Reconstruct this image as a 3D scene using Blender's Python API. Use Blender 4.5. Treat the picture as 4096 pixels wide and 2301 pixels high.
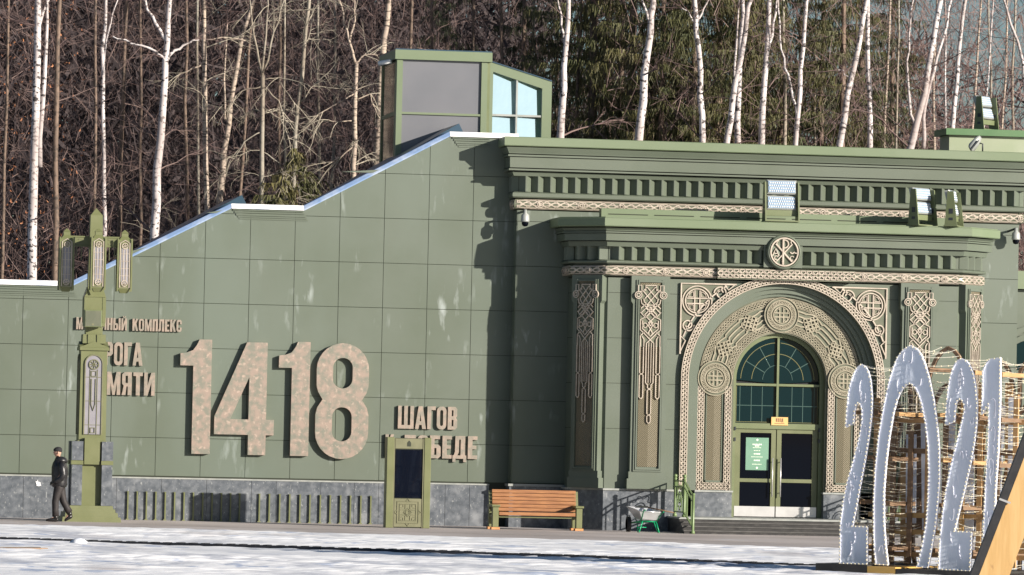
import bpy, bmesh, math, random
import numpy as np
from mathutils import Vector, Matrix
random.seed(7)
rng = np.random.default_rng(11)
R = math.radians
scene = bpy.context.scene
for o in list(bpy.data.objects):
    bpy.data.objects.remove(o, do_unlink=True)

# ---------------------------------------------------------------- camera
DIST, ALPHA, EYE = 130.0, R(10.0), 2.4
FPX, PW, PH = 160 * 130 * 0.9968, 4096.0, 2301.0          # focal length in photograph pixels
YAW, PITCH, ROLL = ALPHA - 0.0023, 0.0277, 0.0217
CAM = np.array([-DIST * math.sin(ALPHA), -DIST * math.cos(ALPHA), EYE])
fw = np.array([math.sin(YAW) * math.cos(PITCH), math.cos(YAW) * math.cos(PITCH), math.sin(PITCH)])
rt = np.array([math.cos(YAW), -math.sin(YAW), 0.0])
up = np.cross(rt, fw)
rt, up = math.cos(ROLL) * rt + math.sin(ROLL) * up, -math.sin(ROLL) * rt + math.cos(ROLL) * up
cd = bpy.data.cameras.new('camera')
cam = bpy.data.objects.new('camera', cd)
scene.collection.objects.link(cam)
cam.matrix_world = Matrix(((rt[0], up[0], -fw[0], CAM[0]), (rt[1], up[1], -fw[1], CAM[1]), (rt[2], up[2], -fw[2], CAM[2]), (0, 0, 0, 1)))
cd.sensor_fit = 'HORIZONTAL'
cd.sensor_width = 36.0
cd.lens = FPX / PW * 36.0
cd.clip_start, cd.clip_end = 1.0, 5000.0
scene.camera = cam

# ---------------------------------------------------------------- sky, sun, exposure
SUN_AZ, SUN_EL = R(47.0), R(15.3)                          # measured from the facade normal, to the right
SUN = Vector((math.sin(SUN_AZ) * math.cos(SUN_EL), -math.cos(SUN_AZ) * math.cos(SUN_EL), math.sin(SUN_EL)))
world = bpy.data.worlds.new('World')
scene.world = world
world.use_nodes = True
wn = world.node_tree.nodes
sky = wn.new('ShaderNodeTexSky')
sky.sky_type = 'NISHITA'
sky.sun_disc = False
sky.sun_elevation = SUN_EL
sky.sun_rotation = math.atan2(SUN.x, SUN.y)
sky.air_density, sky.dust_density, sky.ozone_density = 1.0, 0.7, 3.0
wn['Background'].inputs[1].default_value = 0.05
world.node_tree.links.new(sky.outputs[0], wn['Background'].inputs[0])
sl = bpy.data.lights.new('sun', 'SUN')
sl.energy, sl.angle, sl.color = 5.0, R(0.5), (1.0, 0.92, 0.82)
so = bpy.data.objects.new('sun', sl)
scene.collection.objects.link(so)
so.rotation_euler = SUN.to_track_quat('Z', 'Y').to_euler()
so.location = (40, -40, 40)
scene.view_settings.view_transform = 'Standard'
scene.view_settings.look = 'None'
scene.view_settings.exposure = 0.78
scene.view_settings.gamma = 1.0

# ---------------------------------------------------------------- helpers: measuring from the photograph
def ray(px, py):
    return fw + rt * ((px - PW / 2) / FPX) + up * (-(py - PH / 2) / FPX)
def U(px, py, Y):                                          # where the sight line meets the plane y = Y
    d = ray(px, py); k = (Y - CAM[1]) / d[1]
    return CAM + d * k
def UX(px, py, Y): return float(U(px, py, Y)[0])
def UZ(px, py, Y): return float(U(px, py, Y)[2])
def UG(px, py, z=0.0):                                     # where it meets the ground
    d = ray(px, py); k = (z - CAM[2]) / d[2]
    return CAM + d * k
def lerp(a, b, t): return a + (b - a) * t

# ---------------------------------------------------------------- helpers: objects
C = scene.collection
def tag(o, label=None, cat=None, group=None, kind=None):
    if label: o['label'] = label
    if cat: o['category'] = cat
    if group: o['group'] = group
    if kind: o['kind'] = kind
    return o
def thing(name, label, cat, loc=(0, 0, 0), group=None):
    o = bpy.data.objects.new(name, None)
    o.empty_display_size = 0.2
    C.objects.link(o)
    o.location = loc
    return tag(o, label, cat, group)
def root_loc(p):
    v = Vector((0, 0, 0))
    while p is not None:
        v += p.location; p = p.parent
    return v
class MB:
    """collects faces in world coordinates; build() links them as one mesh object"""
    def __init__(s): s.v, s.f, s.sm = [], [], []
    def add(s, vs, fs, smooth=False):
        n = len(s.v); s.v += [tuple(map(float, p)) for p in vs]
        s.f += [tuple(n + i for i in f) for f in fs]; s.sm += [smooth] * len(fs)
        return s
    def box(s, x0, x1, y0, y1, z0, z1):
        if x0 > x1: x0, x1 = x1, x0
        if y0 > y1: y0, y1 = y1, y0
        if z0 > z1: z0, z1 = z1, z0
        return s.add([(x0, y0, z0), (x1, y0, z0), (x1, y1, z0), (x0, y1, z0), (x0, y0, z1), (x1, y0, z1), (x1, y1, z1), (x0, y1, z1)],
                     [(0, 3, 2, 1), (4, 5, 6, 7), (0, 1, 5, 4), (1, 2, 6, 5), (2, 3, 7, 6), (3, 0, 4, 7)])
    def bbox(s, x0, x1, y0, y1, z0, z1, b):               # box with bevelled front edges (front is -y)
        v = [(x0, y0 + b, z0), (x1, y0 + b, z0), (x1, y0 + b, z1), (x0, y0 + b, z1),
             (x0 + b, y0, z0 + b), (x1 - b, y0, z0 + b), (x1 - b, y0, z1 - b), (x0 + b, y0, z1 - b),
             (x0, y1, z0), (x1, y1, z0), (x1, y1, z1), (x0, y1, z1)]
        return s.add(v, [(4, 5, 6, 7), (0, 1, 5, 4), (1, 2, 6, 5), (2, 3, 7, 6), (3, 0, 4, 7), (0, 8, 9, 1), (1, 9, 10, 2), (2, 10, 11, 3), (3, 11, 8, 0), (8, 11, 10, 9)])
    def prism(s, poly, y0, y1, fn=None):                   # polygon in (x, z), extruded from y0 (front) to y1
        n = len(poly)
        a = sum(poly[i][0] * poly[(i + 1) % n][1] - poly[(i + 1) % n][0] * poly[i][1] for i in range(n))
        if a < 0: poly = poly[::-1]
        vs = [(p[0], y0, p[1]) for p in poly] + [(p[0], y1, p[1]) for p in poly]
        if fn: vs = [fn(*v) for v in vs]
        fs = [tuple(range(n)), tuple(range(2 * n - 1, n - 1, -1))]
        fs += [(i, i + n, (i + 1) % n + n, (i + 1) % n) for i in range(n)]
        return s.add(vs, fs)
    def tube(s, path, rad, n=6, smooth=True, cap=True):
        path = [Vector(p) for p in path]
        if not hasattr(rad, '__len__'): rad = [rad] * len(path)
        vs, fs = [], []
        prev = None
        for i, p in enumerate(path):
            t = (path[min(i + 1, len(path) - 1)] - path[max(i - 1, 0)])
            t = t.normalized() if t.length > 1e-9 else Vector((0, 0, 1))
            ref = prev if prev is not None else (Vector((1, 0, 0)) if abs(t.x) < .9 else Vector((0, 1, 0)))
            a = (ref - t * ref.dot(t)); a = a.normalized() if a.length > 1e-6 else t.orthogonal().normalized()
            prev = a; b = t.cross(a)
            for k in range(n):
                q = 2 * math.pi * k / n
                vs.append(p + (a * math.cos(q) + b * math.sin(q)) * rad[i])
        for i in range(len(path) - 1):
            for k in range(n):
                fs.append((i * n + k, i * n + (k + 1) % n, (i + 1) * n + (k + 1) % n, (i + 1) * n + k))
        if cap:
            fs.append(tuple(range(n - 1, -1, -1))); fs.append(tuple(range((len(path) - 1) * n, len(path) * n)))
        return s.add(vs, fs, smooth)
    def bar(s, a, b, w, h, upv=(0, 0, 1)):                 # straight square bar between two points
        a, b = Vector(a), Vector(b); t = (b - a).normalized(); u = Vector(upv)
        sd = t.cross(u)
        if sd.length < 1e-5: sd = t.cross(Vector((1, 0, 0)))
        sd.normalize(); u = sd.cross(t)
        vs = [p + sd * (w / 2 * i) + u * (h / 2 * j) for p in (a, b) for i, j in ((-1, -1), (1, -1), (1, 1), (-1, 1))]
        return s.add(vs, [(0, 1, 2, 3), (7, 6, 5, 4), (0, 4, 5, 1), (1, 5, 6, 2), (2, 6, 7, 3), (3, 7, 4, 0)])
    def loft(s, rings, smooth=True, cap=True):
        n = len(rings[0]); vs = [p for r in rings for p in r]; fs = []
        for i in range(len(rings) - 1):
            for k in range(n):
                fs.append((i * n + k, i * n + (k + 1) % n, (i + 1) * n + (k + 1) % n, (i + 1) * n + k))
        if cap:
            fs.append(tuple(range(n - 1, -1, -1))); fs.append(tuple(range((len(rings) - 1) * n, len(rings) * n)))
        return s.add(vs, fs, smooth)
    def lathe(s, c, prof, n=16, axis='z'):
        rings = []
        for r, h in prof:
            ring = []
            for k in range(n):
                q = 2 * math.pi * k / n
                if axis == 'z': ring.append((c[0] + r * math.cos(q), c[1] + r * math.sin(q), c[2] + h))
                elif axis == 'y': ring.append((c[0] + r * math.cos(q), c[1] + h, c[2] + r * math.sin(q)))
                else: ring.append((c[0] + h, c[1] + r * math.cos(q), c[2] + r * math.sin(q)))
            rings.append(ring)
        return s.loft(rings)
    def build(s, name, mat, parent=None, kind=None, recalc=True):
        me = bpy.data.meshes.new(name)
        off = root_loc(parent)
        me.from_pydata([(x - off.x, y - off.y, z - off.z) for x, y, z in s.v], [], s.f)
        if any(s.sm): me.polygons.foreach_set('use_smooth', s.sm)
        if recalc:
            bm = bmesh.new(); bm.from_mesh(me); bmesh.ops.recalc_face_normals(bm, faces=bm.faces); bm.to_mesh(me); bm.free()
        me.materials.append(M[mat] if isinstance(mat, str) else mat)
        o = bpy.data.objects.new(name, me)
        C.objects.link(o)
        o.parent = parent
        if kind: o['kind'] = kind
        return o
def inst(me, name, parent, loc, rz=0.0):                   # another piece that shares a mesh (mesh in local coordinates)
    o = bpy.data.objects.new(name, me); C.objects.link(o); o.parent = parent
    o.location = Vector(loc) - root_loc(parent); o.rotation_euler = (0, 0, rz)
    return o
def copy_tree(o, parent=None):
    c = o.copy(); C.objects.link(c); c.parent = parent
    for ch in list(o.children): copy_tree(ch, c)
    return c
def rrect(x0, x1, z0, z1, r, n=4):
    r = min(r, (x1 - x0) / 2, (z1 - z0) / 2); out = []
    for cx, cz, a0 in ((x1 - r, z0 + r, -90), (x1 - r, z1 - r, 0), (x0 + r, z1 - r, 90), (x0 + r, z0 + r, 180)):
        for k in range(n + 1):
            a = R(a0 + 90 * k / n); out.append((cx + r * math.cos(a), cz + r * math.sin(a)))
    return out
def arc(cx, cz, r, a0, a1, n): return [(cx + r * math.cos(R(lerp(a0, a1, k / n))), cz + r * math.sin(R(lerp(a0, a1, k / n)))) for k in range(n + 1)]
def outline(name, contours, depth, mat, parent, place, bevel=0.0):
    """filled flat shape with holes (contours in x, z), 'depth' thick; place = matrix of its front face"""
    cu = bpy.data.curves.new(name, 'CURVE'); cu.dimensions = '2D'; cu.fill_mode = 'BOTH'; cu.extrude = depth / 2
    for c in contours:
        sp = cu.splines.new('POLY'); sp.points.add(len(c) - 1)
        for i, p in enumerate(c): sp.points[i].co = (p[0], p[1], 0, 1)
        sp.use_cyclic_u = True
    tmp = bpy.data.objects.new(name, cu)
    me = bpy.data.meshes.new_from_object(tmp)
    bpy.data.objects.remove(tmp); bpy.data.curves.remove(cu)
    # curve plane (x, y, z) -> (x, depth, z): stands up, front towards -y
    me.transform(Matrix(((1, 0, 0, 0), (0, 0, -1, depth / 2), (0, 1, 0, 0), (0, 0, 0, 1))))
    off = root_loc(parent)
    me.transform(Matrix.Translation(-off) @ place)
    me.materials.clear(); me.materials.append(M[mat])
    o = bpy.data.objects.new(name, me); C.objects.link(o); o.parent = parent
    return o
def ribbon(mb, pts, w, h, fn, closed=False, base=0.0):
    """raised strand along pts (u, v), w wide, h proud of the surface that fn(u, v, out) maps to"""
    n = len(pts)
    if n < 2: return
    L, Rr = [], []
    for i in range(n):
        a = pts[(i - 1) % n] if (closed or i > 0) else pts[i]; b = pts[(i + 1) % n] if (closed or i < n - 1) else pts[i]
        tx, tz = b[0] - a[0], b[1] - a[1]; l = math.hypot(tx, tz) or 1
        nx, nz = -tz / l * w / 2, tx / l * w / 2
        L.append((pts[i][0] + nx, pts[i][1] + nz)); Rr.append((pts[i][0] - nx, pts[i][1] - nz))
    vs = []
    for a, b in zip(L, Rr):
        m = 0.72
        ca, cb = (lerp(b[0], a[0], .5 + m / 2), lerp(b[1], a[1], .5 + m / 2)), (lerp(a[0], b[0], .5 + m / 2), lerp(a[1], b[1], .5 + m / 2))
        vs += [fn(a[0], a[1], base), fn(ca[0], ca[1], base + h), fn(cb[0], cb[1], base + h), fn(b[0], b[1], base)]
    fs = []
    for i in range(n if closed else n - 1):
        j = (i + 1) % n
        for k in range(3): fs.append((i * 4 + k, i * 4 + k + 1, j * 4 + k + 1, j * 4 + k))
    mb.add(vs, fs)
def knot_band(mb, length, width, lam, fn, w=None, h=0.03, step=None):
    """interlaced strands that fill a band 0..length by -width/2..width/2"""
    w = w or width * 0.13
    n = max(8, int(length / (lam / 14)))
    for A, ph, k in ((.40, 0, 1), (.40, math.pi, 1), (.40, math.pi / 2, 1), (.40, -math.pi / 2, 1), (.17, 0.4, 2), (.17, 0.4 + math.pi, 2)):
        pts = []
        for i in range(n + 1):
            s_ = length * i / n; t = math.sin(2 * math.pi * k * s_ / lam + ph)
            t = max(-.8, min(.8, t)) / .8
            pts.append((s_, A * width * t))
        ribbon(mb, pts, w, h * (1.0 if A > .3 else .8), fn)

# ---------------------------------------------------------------- materials
M = {}
def node(nt, t, **kw):
    n = nt.nodes.new(t)
    for k, v in kw.items(): setattr(n, k, v)
    return n
def mat(name, c1, c2=None, scale=3.0, rough=0.6, metal=0.0, bump=0.0, bscale=30.0, spec=0.5, stretch=(1, 1, 1), lo=0.4, hi=0.6, coord='Object', detail=5.0):
    m = bpy.data.materials.new(name); m.use_nodes = True; nt = m.node_tree
    b = nt.nodes['Principled BSDF']
    b.inputs['Roughness'].default_value = rough; b.inputs['Metallic'].default_value = metal; b.inputs['Specular IOR Level'].default_value = spec
    b.inputs['Base Color'].default_value = (*c1, 1)
    tc = node(nt, 'ShaderNodeTexCoord'); mp = node(nt, 'ShaderNodeMapping'); mp.inputs['Scale'].default_value = stretch
    nt.links.new(tc.outputs[coord], mp.inputs[0])
    m['mapping'] = mp.name
    if c2:
        nz = node(nt, 'ShaderNodeTexNoise'); nz.inputs['Scale'].default_value = scale; nz.inputs['Detail'].default_value = detail
        nt.links.new(mp.outputs[0], nz.inputs['Vector'])
        rp = node(nt, 'ShaderNodeValToRGB'); e = rp.color_ramp.elements
        e[0].position, e[1].position = lo, hi; e[0].color, e[1].color = (*c1, 1), (*c2, 1)
        nt.links.new(nz.outputs[0], rp.inputs[0]); nt.links.new(rp.outputs[0], b.inputs['Base Color']); rp.name = 'base_ramp'
    if bump:
        n2 = node(nt, 'ShaderNodeTexNoise'); n2.inputs['Scale'].default_value = bscale; n2.inputs['Detail'].default_value = 4
        nt.links.new(mp.outputs[0], n2.inputs['Vector'])
        bp = node(nt, 'ShaderNodeBump'); bp.inputs['Strength'].default_value = bump; bp.inputs['Distance'].default_value = 0.02
        nt.links.new(n2.outputs[0], bp.inputs['Height']); nt.links.new(bp.outputs[0], b.inputs['Normal'])
    M[name] = m
    return m
def overlay(name, col, scale, lo, hi, stretch=(1, 1, 1), amount=1.0, scale2=None, lo2=.5, hi2=.6, coord='Object', ntype='noise'):
    """marks of another colour, with a shape of their own, on an existing material"""
    m = M[name]; nt = m.node_tree; b = nt.nodes['Principled BSDF']
    tc = node(nt, 'ShaderNodeTexCoord'); mp = node(nt, 'ShaderNodeMapping'); mp.inputs['Scale'].default_value = stretch
    nt.links.new(tc.outputs[coord], mp.inputs[0])
    if ntype == 'noise':
        nz = node(nt, 'ShaderNodeTexNoise'); nz.inputs['Scale'].default_value = scale; nz.inputs['Detail'].default_value = 6; out = nz.outputs[0]
    else:
        nz = node(nt, 'ShaderNodeTexVoronoi'); nz.inputs['Scale'].default_value = scale; out = nz.outputs['Distance']
    nt.links.new(mp.outputs[0], nz.inputs['Vector'])
    mr = node(nt, 'ShaderNodeMapRange'); mr.inputs[1].default_value, mr.inputs[2].default_value = lo, hi; mr.inputs[4].default_value = amount
    nt.links.new(out, mr.inputs[0]); fac = mr.outputs[0]
    if scale2:
        n2 = node(nt, 'ShaderNodeTexNoise'); n2.inputs['Scale'].default_value = scale2; n2.inputs['Detail'].default_value = 2
        nt.links.new(tc.outputs[coord], n2.inputs['Vector'])
        m2 = node(nt, 'ShaderNodeMapRange'); m2.inputs[1].default_value, m2.inputs[2].default_value = lo2, hi2
        nt.links.new(n2.outputs[0], m2.inputs[0])
        mu = node(nt, 'ShaderNodeMath', operation='MULTIPLY'); nt.links.new(fac, mu.inputs[0]); nt.links.new(m2.outputs[0], mu.inputs[1]); fac = mu.outputs[0]
    mx = node(nt, 'ShaderNodeMix', data_type='RGBA')
    old = b.inputs['Base Color']
    if old.is_linked: nt.links.new(old.links[0].from_socket, mx.inputs[6])
    else: mx.inputs[6].default_value = old.default_value
    mx.inputs[7].default_value = (*col, 1)
    nt.links.new(fac, mx.inputs[0]); nt.links.new(mx.outputs[2], old)

mat('green_panel', (.093, .114, .082), (.107, .128, .098), 0.5, .55, bump=.05, bscale=50)
mat('green_wall', (.093, .114, .082), (.107, .128, .098), 0.7, .55, bump=.05, bscale=50)
overlay('green_panel', (.34, .38, .365), 1.7, .55, .72, (3.0, 1, .8), .75, .75, .53, .63)
overlay('green_panel', (.12, .15, .12), .35, .45, .65, (1, 1, .4), .6)
mat('green_trim', (.092, .112, .079), (.106, .126, .093), 0.6, .5, bump=.04, bscale=40)
mat('green_crown', (.134, .174, .098), (.150, .188, .114), 0.5, .5)
mat('green_metal', (.130, .142, .060), (.150, .160, .074), 2.0, .45)
mat('green_rail', (0.128, 0.192, 0.072), (0.16, 0.224, 0.096), 4.0, .4)
mat('joint', (.035, .04, .028), None, rough=.9)
mat('ornament', (.42, .36, .295), (.52, .45, .37), 6.0, .42, .25)
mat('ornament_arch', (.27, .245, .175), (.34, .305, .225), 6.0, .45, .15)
mat('ornament_back', (.095, .105, .068), (.115, .12, .08), 4.0, .5)
mat('relief_green', (.150, .150, .085), (.175, .172, .10), 4.0, .5, .1)
mat('copper', (.345, .27, .222), (.225, .222, .180), 5.5, .42, .35, bump=.12, bscale=14, lo=.40, hi=.60, detail=8)
overlay('copper', (.52, .395, .32), 9.0, .56, .68, (1, 1, 1), .7)
mat('letter_copper', (.36, .285, .23), (.27, .24, .195), 7.0, .42, .3, bump=.1, bscale=20)
mat('granite', (0.076, 0.0864, 0.1), (0.14, 0.152, 0.168), 9.0, .35, lo=.35, hi=.68, detail=9)
overlay('granite', (.62, .62, .58), 22.0, .70, .735, (1.0, 1, 1.8), .9)
overlay('granite', (.42, .43, .42), 13.0, .63, .70, (1.6, 1, .8), .5)
overlay('granite', (.30, .31, .32), 2.4, .55, .7, (1, 1, 1), .5)
mat('granite_cap', (.26, .275, .26), (.32, .33, .31), 6.0, .5)
mat('step_stone', (.022, .021, .021), (.036, .034, .033), 5.0, .4)
overlay('step_stone', (.12, .115, .105), 6, .58, .75, (.5, 1, 3), .6)
mat('snow', (.82, .825, .84), (.88, .88, .885), 1.5, .55, bump=.35, bscale=5)
mat('coping', (.26, .38, .60), (.5, .58, .72), 3.0, .5, lo=.45, hi=.7)  # blue of the mirrored sky put into the flashing's base colour
mat('roof_metal', (.035, .075, .11), (.05, .09, .13), 1.0, .35, .4)
mat('frame_green', (.125, .15, .07), (.145, .168, .085), 2.0, .45)
mat('door_green', (.12, .135, .062), (.14, .152, .075), 2.0, .45)
mat('frosted', (.135, .14, .155), (.15, .153, .168), .8, .35)
mat('steel', (.55, .54, .53), (.62, .61, .60), 3.0, .35, .6)
mat('poster', (.13, .26, .18), (.145, .28, .195), 2.0, .5)
mat('poster_print', (.75, .78, .66), None)
mat('sign_yellow', (.60, .37, .13), (.64, .41, .16), 2.0, .45)
mat('sign_print', (.22, .10, .05), None)
mat('dark_metal', (.03, .035, .04), (.045, .05, .055), 4.0, .4, .3)
mat('grey_metal', (.30, .32, .30), (.36, .37, .35), 3.0, .45, .2)
mat('white_metal', (.62, .63, .62), (.7, .7, .69), 3.0, .4)
mat('lens', (.26, .36, .48), (.34, .44, .55), 20.0, .2, .2)
mat('bench_wood', (.25, .108, .043), (.33, .15, .058), 3.0, .45, stretch=(1, 6, 8), bump=.1, bscale=8)
overlay('bench_wood', (.28, .12, .05), 5, .55, .75, (.6, 3, 3), .6)
mat('bench_foot', (.50, .22, .08), (.58, .28, .12), 3.0, .6)
mat('timber', (0.48, 0.296, 0.112), (0.544, 0.344, 0.144), 2.5, .6, stretch=(6, 6, .6), bump=.1, bscale=6)
overlay('timber', (.30, .17, .07), 3.5, .64, .70, (2, 2, 1), .8)
mat('plywood', (0.4, 0.24, 0.104), (0.464, 0.288, 0.136), 3.0, .65, stretch=(1, 1, 5))
mat('brown_board', (.17, .105, .06), (.22, .14, .085), 3.0, .65, stretch=(1, 1, 5))
mat('yellow_paint', (0.592, 0.352, 0.088), (0.624, 0.384, 0.112), 2.0, .5)
mat('black_paint', (.03, .027, .024), (.045, .04, .035), 3.0, .5)
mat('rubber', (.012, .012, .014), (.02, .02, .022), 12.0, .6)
mat('frost_panel', (.66, .68, .78), (.78, .79, .86), 2.2, .5, bump=.55, bscale=7, stretch=(1, 1, .35))
mat('string_white', (.82, .78, .66), None, rough=.4)
mat('bulb', (.9, .82, .58), None, rough=.25)
mat('milky_glass', (.23, .22, .245), (.27, .26, .28), 3.0, .3)
mat('nosing', (.05, .048, .045), (.075, .072, .068), 4.0, .5)
mat('tray', (.66, .67, .68), (.74, .75, .76), 3.0, .3, .5)
mat('barrow_green', (.0, .30, .12), (.01, .36, .15), 3.0, .35)
mat('jacket', (.011, .011, .013), (.018, .0175, .0195), 6.0, .38, bump=.5, bscale=9)
mat('trousers', (.016, .013, .0135), (.024, .019, .019), 9.0, .7, bump=.3, bscale=12)
mat('skin', (.45, .26, .19), (.5, .3, .22), 6.0, .5)
mat('boot', (.012, .011, .011), None, rough=.3)
mat('knit', (.012, .012, .014), (.02, .02, .022), 30.0, .9)
mat('wall_pale', (.24, .28, .18), (.27, .30, .21), 1.0, .55)
mat('hut_green', (.06, .14, .05), (.08, .16, .065), 1.0, .5)
mat('interior', (.012, .014, .016), None, rough=.8)
mat('hi_vis', (.35, .85, .05), None, rough=.6)
mat('blue_cloth', (.02, .10, .40), None, rough=.6)
def glass(name, tint, rough=.03, ior=1.6, wav=0.0, metal=0.0, spec=.5):
    m = mat(name, tint, None, rough=rough, metal=metal, bump=wav, bscale=1.2, spec=spec); m.node_tree.nodes['Principled BSDF'].inputs['IOR'].default_value = ior
glass('dark_glass', (.003, .016, .020), .05, 1.4, spec=.3)
glass('door_glass', (.002, .003, .006), .03, 1.4, spec=.18)
glass('screen_glass', (.004, .006, .012), .02, 1.5, spec=.4)
glass('sky_glass', (.78, .97, 1.0), .04, 1.5, .16, 1.0)
glass('forest_tint_glass', (.11, .09, .06), .06, 1.6, .15)  # brown base tint stands in for the forest mirrored in the pane
glass('green_line', (.012, .055, .045), .5)
glass('gold_line', (.13, .125, .035), .5)
# chevron ribbing: fine relief on the flat panels behind the pilaster ornaments
m = mat('chevron', (.20, .175, .118), None, rough=.5, metal=.2); nt = m.node_tree
tc = node(nt, 'ShaderNodeTexCoord'); sp = node(nt, 'ShaderNodeSeparateXYZ'); nt.links.new(tc.outputs['UV'], sp.inputs[0])
ab = node(nt, 'ShaderNodeMath', operation='ABSOLUTE'); nt.links.new(sp.outputs[0], ab.inputs[0])
su = node(nt, 'ShaderNodeMath', operation='ADD'); nt.links.new(ab.outputs[0], su.inputs[0]); nt.links.new(sp.outputs[1], su.inputs[1])
sc = node(nt, 'ShaderNodeMath', operation='MULTIPLY'); nt.links.new(su.outputs[0], sc.inputs[0]); sc.inputs[1].default_value = 130
sn = node(nt, 'ShaderNodeMath', operation='SINE'); nt.links.new(sc.outputs[0], sn.inputs[0])
bp = node(nt, 'ShaderNodeBump'); bp.inputs['Strength'].default_value = .8; bp.inputs['Distance'].default_value = .012
nt.links.new(sn.outputs[0], bp.inputs['Height']); nt.links.new(bp.outputs[0], nt.nodes['Principled BSDF'].inputs['Normal'])
# bark
def bark(name, c1, c2, mark, lo, hi, mst=(1.2, 1.2, 14), patch=None):
    mat(name, c1, c2, 2.0, .75, coord='Object', bump=.2, bscale=10)
    overlay(name, mark, 2.4, lo, hi, mst, .95)
    if patch: overlay(name, patch, .45, .48, .60, (1, 1, .5), .85)
bark('birch_bark', (.46, .41, .40), (.64, .59, .58), (.03, .024, .024), .54, .60, (3.2, 3.2, 5.0), (.33, .27, .25))
bark('birch_pale', (.34, .27, .22), (.46, .37, .29), (.06, .045, .035), .52, .61, (1.6, 1.6, 8))
bark('grey_bark', (.20, .165, .125), (.29, .245, .19), (.08, .062, .05), .52, .66, (3, 3, 4), (.32, .30, .25))
bark('brown_bark', (.13, .090, .066), (.19, .13, .095), (.05, .038, .03), .5, .66, (4, 4, 3))
mat('twig', (.125, .08, .075), (.20, .138, .12), .9, .8)
mat('twig_pale', (.34, .30, .235), (.42, .37, .29), 1.0, .75)
mat('twig_red', (.20, .125, .112), (.27, .18, .16), .6, .8)
mat('oak_leaf', (.26, .095, .04), (.36, .15, .065), 2.0, .7)
mat('needle', (.05, .058, .014), (.115, .10, .034), .8, .65, lo=.35, hi=.65)
mat('needle_dark', (.025, .036, .012), (.06, .062, .022), .8, .65, lo=.35, hi=.65)

# thin translucent sheet of the year figures: the low sun behind shines through it
m = bpy.data.materials.new('frost_sheet'); m.use_nodes = True; nt = m.node_tree; nt.nodes.remove(nt.nodes['Principled BSDF'])
tc = node(nt, 'ShaderNodeTexCoord'); mp = node(nt, 'ShaderNodeMapping'); mp.inputs['Scale'].default_value = (1, 1, .35); nt.links.new(tc.outputs['Object'], mp.inputs[0])
nz = node(nt, 'ShaderNodeTexNoise'); nz.inputs['Scale'].default_value = 7.0; nz.inputs['Detail'].default_value = 5; nt.links.new(mp.outputs[0], nz.inputs['Vector'])
bp = node(nt, 'ShaderNodeBump'); bp.inputs['Strength'].default_value = .6; bp.inputs['Distance'].default_value = .04; nt.links.new(nz.outputs[0], bp.inputs['Height'])
df_ = node(nt, 'ShaderNodeBsdfDiffuse'); df_.inputs[0].default_value = (.80, .87, 1.0, 1); nt.links.new(bp.outputs[0], df_.inputs['Normal'])
tl_ = node(nt, 'ShaderNodeBsdfTranslucent'); tl_.inputs[0].default_value = (.86, .88, 1.0, 1); nt.links.new(bp.outputs[0], tl_.inputs['Normal'])
gl_ = node(nt, 'ShaderNodeBsdfGlossy'); gl_.inputs['Roughness'].default_value = .3; nt.links.new(bp.outputs[0], gl_.inputs['Normal'])
m1 = node(nt, 'ShaderNodeMixShader'); m1.inputs[0].default_value = .22; nt.links.new(df_.outputs[0], m1.inputs[1]); nt.links.new(tl_.outputs[0], m1.inputs[2])
m2 = node(nt, 'ShaderNodeMixShader'); m2.inputs[0].default_value = .07; nt.links.new(m1.outputs[0], m2.inputs[1]); nt.links.new(gl_.outputs[0], m2.inputs[2])
nt.links.new(m2.outputs[0], nt.nodes['Material Output'].inputs[0]); M['frost_sheet'] = m
# ================================================================ the building
B = thing('museum_building', 'long olive green museum building with stepped sloping side wall and arched carved entrance', 'building')
PAN, GX0, GZ0, GRAN = 1.12, -12.537, 4.287, 1.06
# ---- side wall with the big numbers (front face in the plane y = 0)
zf1, zf2, zf3 = UZ(150, 1142, 0), UZ(1070, 839, 0), UZ(1870, 549, 0)
xs = [-34.0, UX(287, 1146, 0), UX(925, 836, 0), UX(1216, 843, 0), UX(1799, 548, 0), UX(2075, 560, 0)]
zs = [zf1, zf1, zf2, zf2, zf3, zf3]
slope = (zf2 - zf1) / (xs[2] - xs[1])
def ztop(x): return float(np.interp(x, xs, zs))
def skyline(x0, x1, zmax):
    br = sorted({x0, x1} | {x for x in xs if x0 < x < x1}); pts = []
    for a, b in zip(br[:-1], br[1:]):
        za, zb = ztop(a), ztop(b); pts.append((a, min(za, zmax)))
        if (za - zmax) * (zb - zmax) < 0:
            t = (zmax - za) / (zb - za); pts.append((lerp(a, b, t), zmax))
    pts.append((x1, min(ztop(x1), zmax)))
    return pts
mb = MB()
for a, b in zip(range(5), range(1, 6)):
    mb.prism([(xs[a], 0), (xs[b], 0), (xs[b], zs[b]), (xs[a], zs[a])], 0.0, 0.62)
wall = mb.build('side_wall', 'joint', B)
GAP = 0.006
for i in range(-4, 14):
    x0, x1 = GX0 + i * PAN, GX0 + (i + 1) * PAN
    if x0 > xs[-1]: continue
    x1 = min(x1, xs[-1])
    rows = [(GRAN + 0.04, GZ0 - 2 * PAN)] + [(GZ0 + j * PAN, GZ0 + (j + 1) * PAN) for j in range(-2, 6)]
    for z0, z1 in rows:
        sk = skyline(x0 + GAP, x1 - GAP, z1 - GAP)
        if max(p[1] for p in sk) < z0 + .05: continue
        sk = [(x, max(z, z0 + GAP + .001)) for x, z in sk]
        poly = [(x0 + GAP, z0 + GAP), (x1 - GAP, z0 + GAP)] + sk[::-1]
        out = random.uniform(0, .0025)
        MB().prism(poly, -0.022 - out, -0.001).build('panel', 'green_panel', wall)
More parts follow.
